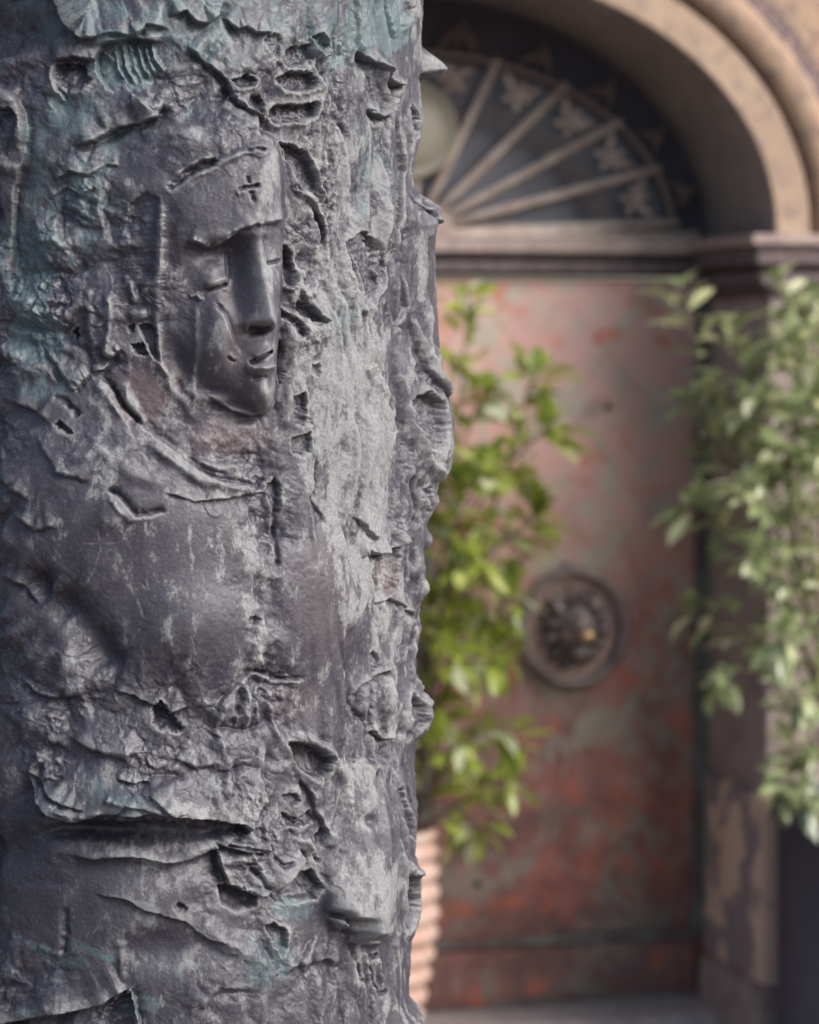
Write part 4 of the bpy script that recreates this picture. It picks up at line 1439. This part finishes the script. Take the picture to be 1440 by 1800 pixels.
# ---- bottom left
blob(270, 1665, 70, 32, -16, 0, 1.4)
edge([(160, 1570), (214, 1580), (250, 1600), (320, 1620), (360, 1650), (400, 1660)], 8, 40, 5, 24)
stroke([(350, 1610), (380, 1650), (440, 1680), (480, 1700)], 14, 9)
edge([(-20, 1806), (60, 1788), (120, 1780), (180, 1764), (206, 1746), (220, 1738)], 16, 40, 22, 30, t0=0, t1=.1)
edge([(222, 1738), (232, 1756), (238, 1790), (242, 1830)][::-1], 14, 24, 10, 14, t0=0)
pit([(212, 1752), (222, 1744), (234, 1784), (236, 1830), (150, 1830), (180, 1780)], 18, 10)
stroke([(208, 1650), (208, 1700), (214, 1740)], 8, 6)
stroke([(306, 1588), (318, 1592), (326, 1600)], 4, -9)
blob(312, 1594, 7, 8, -8)
stroke([(108, 1590), (110, 1640), (104, 1680)], 7, -9)
stroke([(60, 1660), (80, 1672), (104, 1684)], 6, 5)

# ---- forms along the right-hand side: raw chart coordinates
US = 985.0
prof_y = [-40, 0, 60, 90, 140, 200, 240, 290, 322, 344, 362, 384, 408, 436, 500, 600, 650, 690, 740, 790, 830, 852, 868, 882, 896, 920, 950, 975, 1000, 1030, 1060, 1080, 1104, 1140, 1180, 1212, 1240, 1260, 1282, 1302, 1324, 1440, 1505, 1530, 1560, 1600, 1628, 1652, 1700, 1765, 1780, 1792, 1802, 1830, 1900, 2100]
prof_x = [744, 743, 742, 742, 738, 741, 735, 723, 722, 734, 768, 783, 776, 768, 770, 776, 784, 797, 803, 803, 794, 772, 770, 775, 764, 752, 752, 746, 752, 752, 742, 740, 745, 735, 733, 742, 760, 766, 756, 736, 730, 733, 729, 741, 746, 745, 738, 724, 718, 718, 724, 735, 746, 760, 775, 790]
off = np.interp(VE + 0.22 * (U - US) * fbm(120, 200, 301, 2) * 1.2 + 5 * fbm(40, 60, 303, 2) * smooth01(np.abs(U - US) / 30), prof_y, prof_x).astype(np.float32) - 722.0
ease = smooth01((U - 820) / 130) * smooth01((1230 - U) / 110)
H += off * ease
far = smooth01((U - 1080) / 100)
H += far * 10
# smooth hood plane of the profile figure, and the profile itself
facet([(905, 420), (980, 395), (1060, 400), (1060, 660), (1000, 640), (930, 600), (905, 520)], 44, .12, .02, 18, .3, raw=True)
edge([(912, 640), (915, 540), (905, 450), (918, 400)], 8, 18, 4, 14, raw=True)
edge([(868, 560), (880, 600), (905, 650), (950, 690), (985, 700)], 6, 20, 10, 10, raw=True)
stroke([(872, 560), (900, 620), (940, 670), (980, 690)], 8, 10, 'g', raw=True)
stroke([(880, 640), (905, 670), (940, 690)], 10, -12, 'g', raw=True)
pit([(862, 706), (900, 690), (938, 706), (944, 760), (920, 800), (884, 780), (864, 744)], 34, 9, 5, 4, raw=True)
stroke([(862, 700), (858, 740), (878, 790), (910, 826), (950, 850)], 7, 13, 'g', raw=True)
stroke([(838, 716), (848, 770), (880, 830), (910, 870)], 12, -12, 'g', raw=True)
pit([(930, 810), (960, 800), (972, 830), (950, 846)], 12, 6, 3, 2, raw=True)
stroke([(880, 830), (900, 850), (912, 890), (900, 930)], 9, 12, 'g', raw=True)
stroke([(862, 830), (884, 880), (892, 930)], 7, -14, 'g', raw=True)
pit([(900, 860), (925, 850), (935, 900), (910, 940), (898, 900)], 14, 8, raw=True)
for (x, y, rx, ry, a) in ((905, 985, 20, 26, 10), (935, 1040, 22, 20, 12), (890, 1030, 14, 20, -12), (925, 1010, 10, 14, -14), (960, 950, 18, 16, 12), (950, 1090, 30, 14, -10), (885, 985, 8, 14, -14)):
    blob(x, y, rx, ry, a, 0, 1.3, raw=True)
stroke([(880, 1080), (905, 1110), (912, 1160), (900, 1200)], 9, 10, 'g', raw=True)
stroke([(930, 1090), (940, 1140), (925, 1190)], 8, -9, 'g', raw=True)
pit([(876, 1236), (900, 1216), (940, 1240), (950, 1268), (930, 1300), (890, 1306), (872, 1280)], 30, 9, raw=True)
stroke([(905, 1180), (930, 1212), (960, 1240)], 10, 12, 'g', raw=True)
edge([(866, 1312), (868, 1270), (872, 1236), (890, 1204)], 10, 20, 6, 8, raw=True)
pit([(880, 1540), (940, 1540), (965, 1580), (950, 1630), (900, 1650), (876, 1600)], 40, 10, 4, raw=True)
edge([(868, 1660), (874, 1600), (866, 1530), (850, 1460)], 12, 22, 8, 10, raw=True)
stroke([(880, 1520), (910, 1536), (950, 1534)], 12, 14, 'g', raw=True)
stroke([(880, 1400), (905, 1450), (912, 1510)], 7, 8, 'g', raw=True)
stroke([(900, 1380), (925, 1430), (930, 1490)], 6, -10, 'g', raw=True)
# bracket, recess and ledge at the upper right
pit([(905, 180), (935, 210), (940, 240), (925, 260), (900, 220)], 16, 8, 3, 3, raw=True)
pit([(915, 250), (960, 246), (975, 300), (950, 326), (920, 312)], 14, 8, raw=True)
edge([(1060, 384), (1000, 396), (950, 388), (905, 360), (890, 340)][::-1], 2, 14, 10, 12, raw=True)
stroke([(900, 352), (930, 346), (960, 362), (1000, 372)], 7, 9, 'g', raw=True)
stroke([(905, 372), (935, 376), (955, 392)], 5, -9, 'g', raw=True)
stroke([(880, 200), (895, 250), (890, 300)], 9, 9, 'g', raw=True)
# the lip that juts out on the far side: a beak, sloping on top and hollow beneath
bk = smooth01((V - 78) / 46) ** .8 * (1 - smooth01((V - 122 - .05 * (U - 1010)) / 14))
H += 52 * bk * smooth01((U - 972) / 26) * (1 - smooth01((U - 1062) / 30))

# ---- clay dabs: overlapping flakes, each rising to an abrupt edge
rng = np.random.default_rng(5)
nd = 0
for k in range(5200):
    cu = rng.uniform(Ua[0], 1120); cv = rng.uniform(-25, 1830)
    j = np.searchsorted(Ua, cu); i = np.searchsorted(Va, cv)
    r_ = RG[min(i, NV - 1), min(j, NU - 1)]
    if rng.random() > (r_ - .12) * 1.15: continue
    L = rng.uniform(7, 26) * (0.7 if r_ > .7 else 1.0); Wd = L * rng.uniform(.35, .75)
    vert = smooth01((cu - 480) / 150)
    th = rng.normal(0.5 + 1.0 * float(vert), .55)
    c, s_ = math.cos(th), math.sin(th)
    m = L * 1.2
    w = win(cu - m, cu + m, cv - m, cv + m)
    du, dv = UE[w] - cu, VE[w] - cv
    a_, b_ = (du * c + dv * s_) / L, (dv * c - du * s_) / Wd
    q = a_ * a_ + b_ * b_
    mask = np.clip((1 - q) / .16, 0, 1)
    sgn = -1 if rng.random() < .35 else 1
    amp = rng.uniform(.6, 2.6) * r_ * sgn * (1.6 if rng.random() < .08 else .8)
    H[w] += amp * mask * (0.5 + 0.5 * b_) * 1.3
    nd += 1
# crumbs, pits, vertical rain furrows, fine tooling
rough = RG
lean = smooth01((U - 480) / 160)
pres = (1 - .8 * calm) * (1 - .7 * smooth01((U - 840) / 90))
# rounded lumps that meet in sharp creases, stretched into hanging folds on the right
def billow(su, sv, seed, octs=2):
    wx = .45 * fbm(su * 1.4, sv * 1.4, seed + 7, 2); wy = .45 * fbm(su * 1.4, sv * 1.4, seed + 8, 2)
    return np.abs(fbm(su, sv, seed, octs, .45, UE + wx * su, VE + wy * sv))


amp_b = np.clip(rough - .2, 0, .6) / .6
bl_l = billow(165, 115, 701) - .25
bl_r = billow(80, 230, 731) - .25
H += pres * amp_b * (1 - lean) * 46 * np.clip(bl_l, -.3, .5)
H += pres * (.25 + .75 * amp_b) * lean * 50 * np.clip(bl_r, -.3, .5)
H += pres * amp_b ** 1.5 * 13 * (billow(52, 40, 761) - .25) * (1 - lean)
H += pres * amp_b ** 1.5 * 12 * (billow(32, 90, 791) - .25) * lean
H += pres * np.clip(rough - .22, 0, 1) * slabs(64, 60, 401, 6.5, 1.6, .3) * (1 - lean)
H += pres * np.clip(rough - .15, 0, 1) * slabs(46, 120, 431, 7.5, 1.5, .3) * lean
H += pres * np.clip(rough - .22, 0, 1) * slabs(25, 22, 461, 3.2, 1.5, .32)
H += pres * np.clip(rough - .45, 0, 1) * slabs(12, 10, 491, 3.4, 1.5, .25)
n1 = fbm(30, 34, 51, 5, .58, UE, VE)
H += rough * 4.5 * n1
H += (0.2 + rough) * 1.1 * fbm(8, 8, 71, 3, .65)
streak = smooth01((U - 560) / 120)
H += streak * 1.5 * fbm(7, 90, 81, 3, .55)
cr = np.abs(fbm(90, 110, 66, 3, .5))
H -= np.clip(rough - .55, 0, 1) * 3 * np.exp(-(cr / .014) ** 2) * smooth01((fbm(150, 150, 67, 2) - .1) / .3)
pt = fbm(10, 10, 95, 1)
H -= rough * 2.5 * smooth01((pt - .76) / .16)
H += 0.35 * fbm(3.6, 3.6, 99, 2, .6) * (0.4 + rough)

# ---- stains that belong to the metal: pale lime, verdigris, warm bare bronze
PALE = np.full_like(U, 0.47)
TEAL = np.zeros_like(U)
WARM = np.zeros_like(U)
for a in ((620, 760, 105, 400, .95, 0), (700, 1200, 40, 400, .6, 0), (640, 300, 70, 200, .62, 0), (560, 930, 70, 100, .72, 20), (440, 1000, 40, 140, .6, 0), (350, 870, 110, 50, .5, 20),
          (190, 650, 80, 60, .45, 30), (120, 730, 80, 40, .5, 35), (150, 1000, 60, 60, .4, 0), (640, 1290, 60, 120, .55, 0), (650, 1570, 80, 120, .8, 0), (640, 1380, 70, 120, .62, 0), (690, 1080, 40, 160, .75, 0), (450, 1050, 36, 120, .7, 0), (380, 900, 60, 60, .55, 0), (250, 1150, 120, 60, .42, 0), (420, 1400, 90, 80, .42, 0),
          (430, 330, 90, 50, .42, 0), (520, 230, 60, 60, .55, 0), (560, 470, 60, 80, .62, 0), (320, 230, 90, 60, .45, -20), (540, 1420, 40, 50, .45, 0)):
    dab(PALE, *a)
paint(PALE, [(676, 170), (668, 300), (676, 420), (686, 480)], 26, 1.0)
paint(PALE, [(484, 260), (500, 330), (520, 400)], 12, .8)
paint(PALE, [(345, 530), (345, 640), (342, 700)], 4, .75)
paint(PALE, [(282, 350), (284, 430), (280, 540)], 5, .6)
paint(PALE, [(226, 600), (226, 700)], 5, .6)
paint(PALE, [(292, 680), (288, 780)], 6, .65)
paint(PALE, [(160, 500), (164, 640)], 6, .5)
for p_, w0 in (([(382, 560), (380, 640), (384, 690)], 3), ([(300, 740), (304, 830), (300, 900)], 5), ([(252, 850), (256, 930), (250, 1010)], 5), ([(412, 640), (410, 700)], 3), ([(330, 900), (336, 980), (332, 1060)], 6), ([(430, 880), (434, 960)], 5), ([(600, 1060), (606, 1160), (600, 1240)], 7)):
    paint(PALE, p_, w0, .72, .2, .4)
for a in ((230, 110, 90, 80, .5, 0), (205, 62, 40, 10, .9, 0), (210, 20, 30, 30, .55, 0), (450, 10, 90, 30, .36, 0), (690, 40, 30, 60, .75, 0), (360, 25, 40, 30, .4, 0),
          (40, 470, 70, 110, .52, 0), (60, 590, 55, 60, .72, 0), (110, 430, 40, 60, .4, 0), (140, 200, 80, 60, .5, 0), (200, 250, 60, 40, .4, 0), (255, 140, 30, 24, .6, 0), (560, 60, 140, 50, .3, 0),
          (150, 1390, 70, 40, .3, 0), (20, 1200, 40, 60, .3, 0), (460, 1690, 80, 60, .4, 0), (520, 1600, 50, 30, .45, 0), (240, 1770, 40, 30, .5, 0), (120, 30, 160, 70, .42, 0), (350, 60, 200, 100, .40, 0), (620, 40, 130, 110, .44, 0), (130, 300, 130, 200, .40, 0), (660, 300, 50, 140, .3, 0), (300, 200, 120, 60, .3, 0), (90, 320, 90, 90, .35, 0), (80, 660, 80, 60, .4, 0), (60, 1690, 80, 40, .3, 0), (150, 1400, 140, 50, .35, 0), (600, 560, 30, 50, .35, 0), (300, 1700, 60, 30, .3, 0)):
    dab(TEAL, *a)
for p, w0, a in (([(36, 1652), (60, 1666), (100, 1690)], 6, 1.0), ([(112, 1652), (150, 1668), (200, 1692)], 7, .95), ([(118, 1590), (116, 1640), (112, 1660)], 6, .8),
                 ([(60, 1664), (110, 1690), (170, 1696)], 12, .6), ([(100, 1690), (96, 1740)], 10, .45), ([(25, 1644), (30, 1648)], 4, 1.0), ([(34, 1716), (50, 1738)], 3, .7), ([(60, 1775), (20, 1780)], 9, .5)):
    paint(TEAL, p, w0, a)
for a in ((260, 690, 60, 60, .6, 30), (400, 770, 80, 30, .6, 0), (680, 1015, 16, 40, .9, 0), (520, 1230, 40, 40, .3, 0), (45, 1692, 30, 8, .9, -10), (560, 1040, 50, 120, .25, 0), (400, 590, 60, 90, .2, 0)):
    dab(WARM, *a)
# painted shade: the colour darkens round the left and along the foot
SHADE = np.zeros_like(U)
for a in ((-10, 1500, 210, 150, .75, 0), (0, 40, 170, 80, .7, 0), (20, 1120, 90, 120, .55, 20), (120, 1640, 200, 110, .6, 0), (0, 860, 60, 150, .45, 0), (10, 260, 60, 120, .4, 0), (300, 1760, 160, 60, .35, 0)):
    dab(SHADE, *a)
SHADE = np.clip(SHADE + .45 * SHADE * fbm(50, 60, 901, 4), 0, 1)
wear = np.clip((H - blur(H, 3, 2)) / 2.2, 0, 1)
wear = np.maximum(wear, np.clip((H - blur(H, 9, 2)) / 7.0, 0, 1) * .8)
PALE = np.clip(PALE + .24 * fbm(90, 130, 601, 3) + .16 * fbm(30, 40, 611, 3) - .22 * smooth01((1300 - np.abs(V - 2900)) / 500) * smooth01((420 - U) / 200) - .20 * smooth01((210 - U) / 230), 0, 1.1)  # lime also thinned at the left and foot, as painted shade
PALE = np.clip(PALE + .055 * np.clip(H - blur(H, 14, 2), -7, 7) / 3.0, 0, 1.1)
# scratches on the breast
SCR = np.zeros_like(U)
for p in ([(170, 910), (176, 960), (188, 1016)], [(140, 953), (214, 952)], [(184, 930), (164, 1000), (142, 1045)], [(200, 966), (222, 1010), (250, 1080), (268, 1092)], [(252, 962), (222, 1006), (212, 1020)],
          [(222, 1006), (240, 1050), (252, 1086)], [(280, 1064), (286, 1110), (283, 1164)], [(258, 1010), (264, 1054)], [(356, 1000), (360, 1050)], [(245, 1096), (228, 1128)], [(238, 1018), (276, 1044)],
          [(300, 1080), (340, 1060)], [(330, 1100), (350, 1180)], [(150, 1648), (176, 1620)], [(60, 1740), (150, 1712)]):
    paint(SCR, p, 1.15, .9, .3, .4)
SCR *= np.clip(.55 + 1.6 * fbm(14, 14, 651, 3), 0, 1)
H -= 0.8 * SCR

# ---- build the mesh
TH = ((U - 270.0) / RU).astype(np.float64)
ang = TH
base_d = DA * math.cos(AC) * 1.0
AX_D, AX_L = DA * math.cos(AC), DA * math.sin(AC)          # axis in forward / right distances from the camera
to_cam = np.array([-AX_D, -AX_L]) / DA                     # unit vector axis -> camera, in (forward, right)
perp = np.array([-to_cam[1], to_cam[0]])                   # turning towards the right of the picture
if perp[1] < 0: perp = -perp
# beyond the silhouette the chart's rows continue at the depth of the silhouette
ndF = to_cam[0] * np.cos(ang) + perp[0] * np.sin(ang)
ndR = to_cam[1] * np.cos(ang) + perp[1] * np.sin(ang)
FW = AX_D + RB * ndF
dZ = rel_z(np.minimum(FW, AX_D), V.astype(np.float64))
Hm = np.clip(H, -60, 120).astype(np.float64) * UNIT
front = ((U <= 1240) & (V > -650)).astype(np.float64)
rr = RB + Hm
PF = AX_D + rr * ndF
PR = AX_L + rr * ndR
X = CAM[0] + PF * FH[0] + PR * RH[0]
Y = CAM[1] + PF * FH[1] + PR * RH[1]
Z = CZ + dZ
Z = np.maximum(Z, -0.125)
axis_xy = CAM + FH * AX_D + RH * AX_L
sc_loc = Vector((float(axis_xy[0]), float(axis_xy[1]), 0.0))
co = np.stack([X - sc_loc.x, Y - sc_loc.y, Z], -1).reshape(-1, 3).astype(np.float32)
idx = np.arange(NU * NV).reshape(NV, NU)
a_ = idx[:-1, :]; b_ = idx[1:, :]
quads = np.stack([a_, b_, np.roll(b_, -1, 1), np.roll(a_, -1, 1)], -1).reshape(-1, 4)
top_c = len(co)
co = np.vstack([co, [[0, 0, float(Z[0].mean())]]]).astype(np.float32)
tri = np.stack([np.full(NU, top_c), idx[0], np.roll(idx[0], -1)], -1)
me = bpy.data.meshes.new('bronze_sculpture')
me.vertices.add(len(co)); me.vertices.foreach_set('co', co.ravel())
nl = quads.size + tri.size
me.loops.add(nl); me.loops.foreach_set('vertex_index', np.concatenate([quads.ravel(), tri.ravel()]).astype(np.int32))
npoly = len(quads) + len(tri)
me.polygons.add(npoly)
me.polygons.foreach_set('loop_start', np.concatenate([np.arange(len(quads)) * 4, quads.size + np.arange(len(tri)) * 3]).astype(np.int32))
me.polygons.foreach_set('use_smooth', np.ones(npoly, bool))
for nm, A in (('pale', PALE), ('teal', TEAL), ('warm', WARM), ('scratch', SCR), ('wear', wear), ('shade', SHADE)):
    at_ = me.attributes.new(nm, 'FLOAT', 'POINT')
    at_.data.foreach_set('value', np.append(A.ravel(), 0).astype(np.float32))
me.update(calc_edges=True)
me.validate()


def bronze_material():
    t = NT('patinated_bronze')
    tall = t.coord((1, 1, .35))
    ob = t.tc.outputs['Object']
    basen = t.noise(9, 5, .6)
    base = t.ramp(basen, [(.3, (.028, .025, .037)), (.55, (.047, .043, .058)), (.75, (.074, .069, .084))])
    base = t.mix(t.math('MULTIPLY', t.attr('warm'), .75), base, (.130, .082, .078))
    # lime flakes: hard-edged islands whose extent follows the stain map
    f1 = t.noise(60, 9, .74, t.coord((1, 1, .55)))
    f2 = t.noise(14, 4, .6, tall)
    lvl = t.math('ADD', t.math('MULTIPLY', f1, .75), t.math('MULTIPLY', f2, .35))
    thr = t.math('ADD', t.math('MULTIPLY', t.attr('pale'), .30), .0)
    k = t.math('ADD', lvl, t.math('SUBTRACT', thr, .735))
    flake = t.math('MULTIPLY', k, 18, clamp=True)
    soft = t.math('MULTIPLY', t.math('ADD', k, .08), 5, clamp=True)
    wash = t.math('MULTIPLY', soft, .42)
    pale = t.mix(t.noise(30, 3), (.205, .205, .215), (.30, .31, .302))
    c = t.mix(wash, base, (.150, .143, .155))
    gr = t.noise(330, 4, .75)
    c = t.mix(t.math('MULTIPLY', flake, t.math('ADD', .35, t.math('MULTIPLY', gr, .7))), c, pale)
    c = t.mix(t.ramp(gr, [(.40, .35), (.56, 0)]), c, (.045, .040, .048))
    c = t.mix(t.math('MULTIPLY', t.math('MULTIPLY', t.attr('wear'), t.noise(70, 4, .7)), .85), c, (.235, .235, .235))
    # verdigris
    v = t.math('ADD', t.math('MULTIPLY', t.noise(46, 9, .76, t.coord((1, 1, .42))), .9), t.math('SUBTRACT', t.math('MULTIPLY', t.attr('teal'), .62), .66))
    vm = t.math('MULTIPLY', v, 13, clamp=True)
    c = t.mix(t.math('MULTIPLY', vm, .55), c, (.125, .185, .190))
    cy = t.math('MULTIPLY', t.math('SUBTRACT', t.attr('teal'), .72), 3.2, clamp=True)
    c = t.mix(t.math('MULTIPLY', cy, t.math('MULTIPLY', t.noise(55, 6, .7), 1.3)), c, (.13, .30, .31))
    c = t.mix(t.math('MULTIPLY', t.attr('teal'), .38), c, (.062, .085, .098))
    c = t.mix(t.math('MULTIPLY', t.attr('shade'), t.math('ADD', .5, t.math('MULTIPLY', t.noise(12, 5, .65), .7), clamp=True)), c, (.022, .021, .031))  # shade painted into the colour
    # specks and scratches
    sp = t.ramp(t.noise(420, 2, .5), [(.66, 0), (.71, 1)])
    c = t.mix(t.math('MULTIPLY', sp, .22), c, (.34, .35, .34))
    c = t.mix(t.math('MULTIPLY', t.attr('scratch'), .42), c, (.36, .36, .35))
    h = t.math('ADD', t.math('MULTIPLY', t.noise(260, 6, .7), .6), t.math('MULTIPLY', flake, .16))
    h = t.math('ADD', h, t.math('MULTIPLY', t.noise(90, 5, .65), .6))
    nb = t.bump(h, .55, .0016)
    rgh = t.math('ADD', .42, t.math('MULTIPLY', soft, .34))
    t.out(c, rgh, 0.0, nb, .45)
    return t.m


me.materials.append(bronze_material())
sculpture = bpy.data.objects.new('bronze_sculpture', me)
sculpture.location = sc_loc
COL.objects.link(sculpture)
prop(sculpture, 'dark patinated bronze relief column with a hooded face and a cross on its brow', 'sculpture')
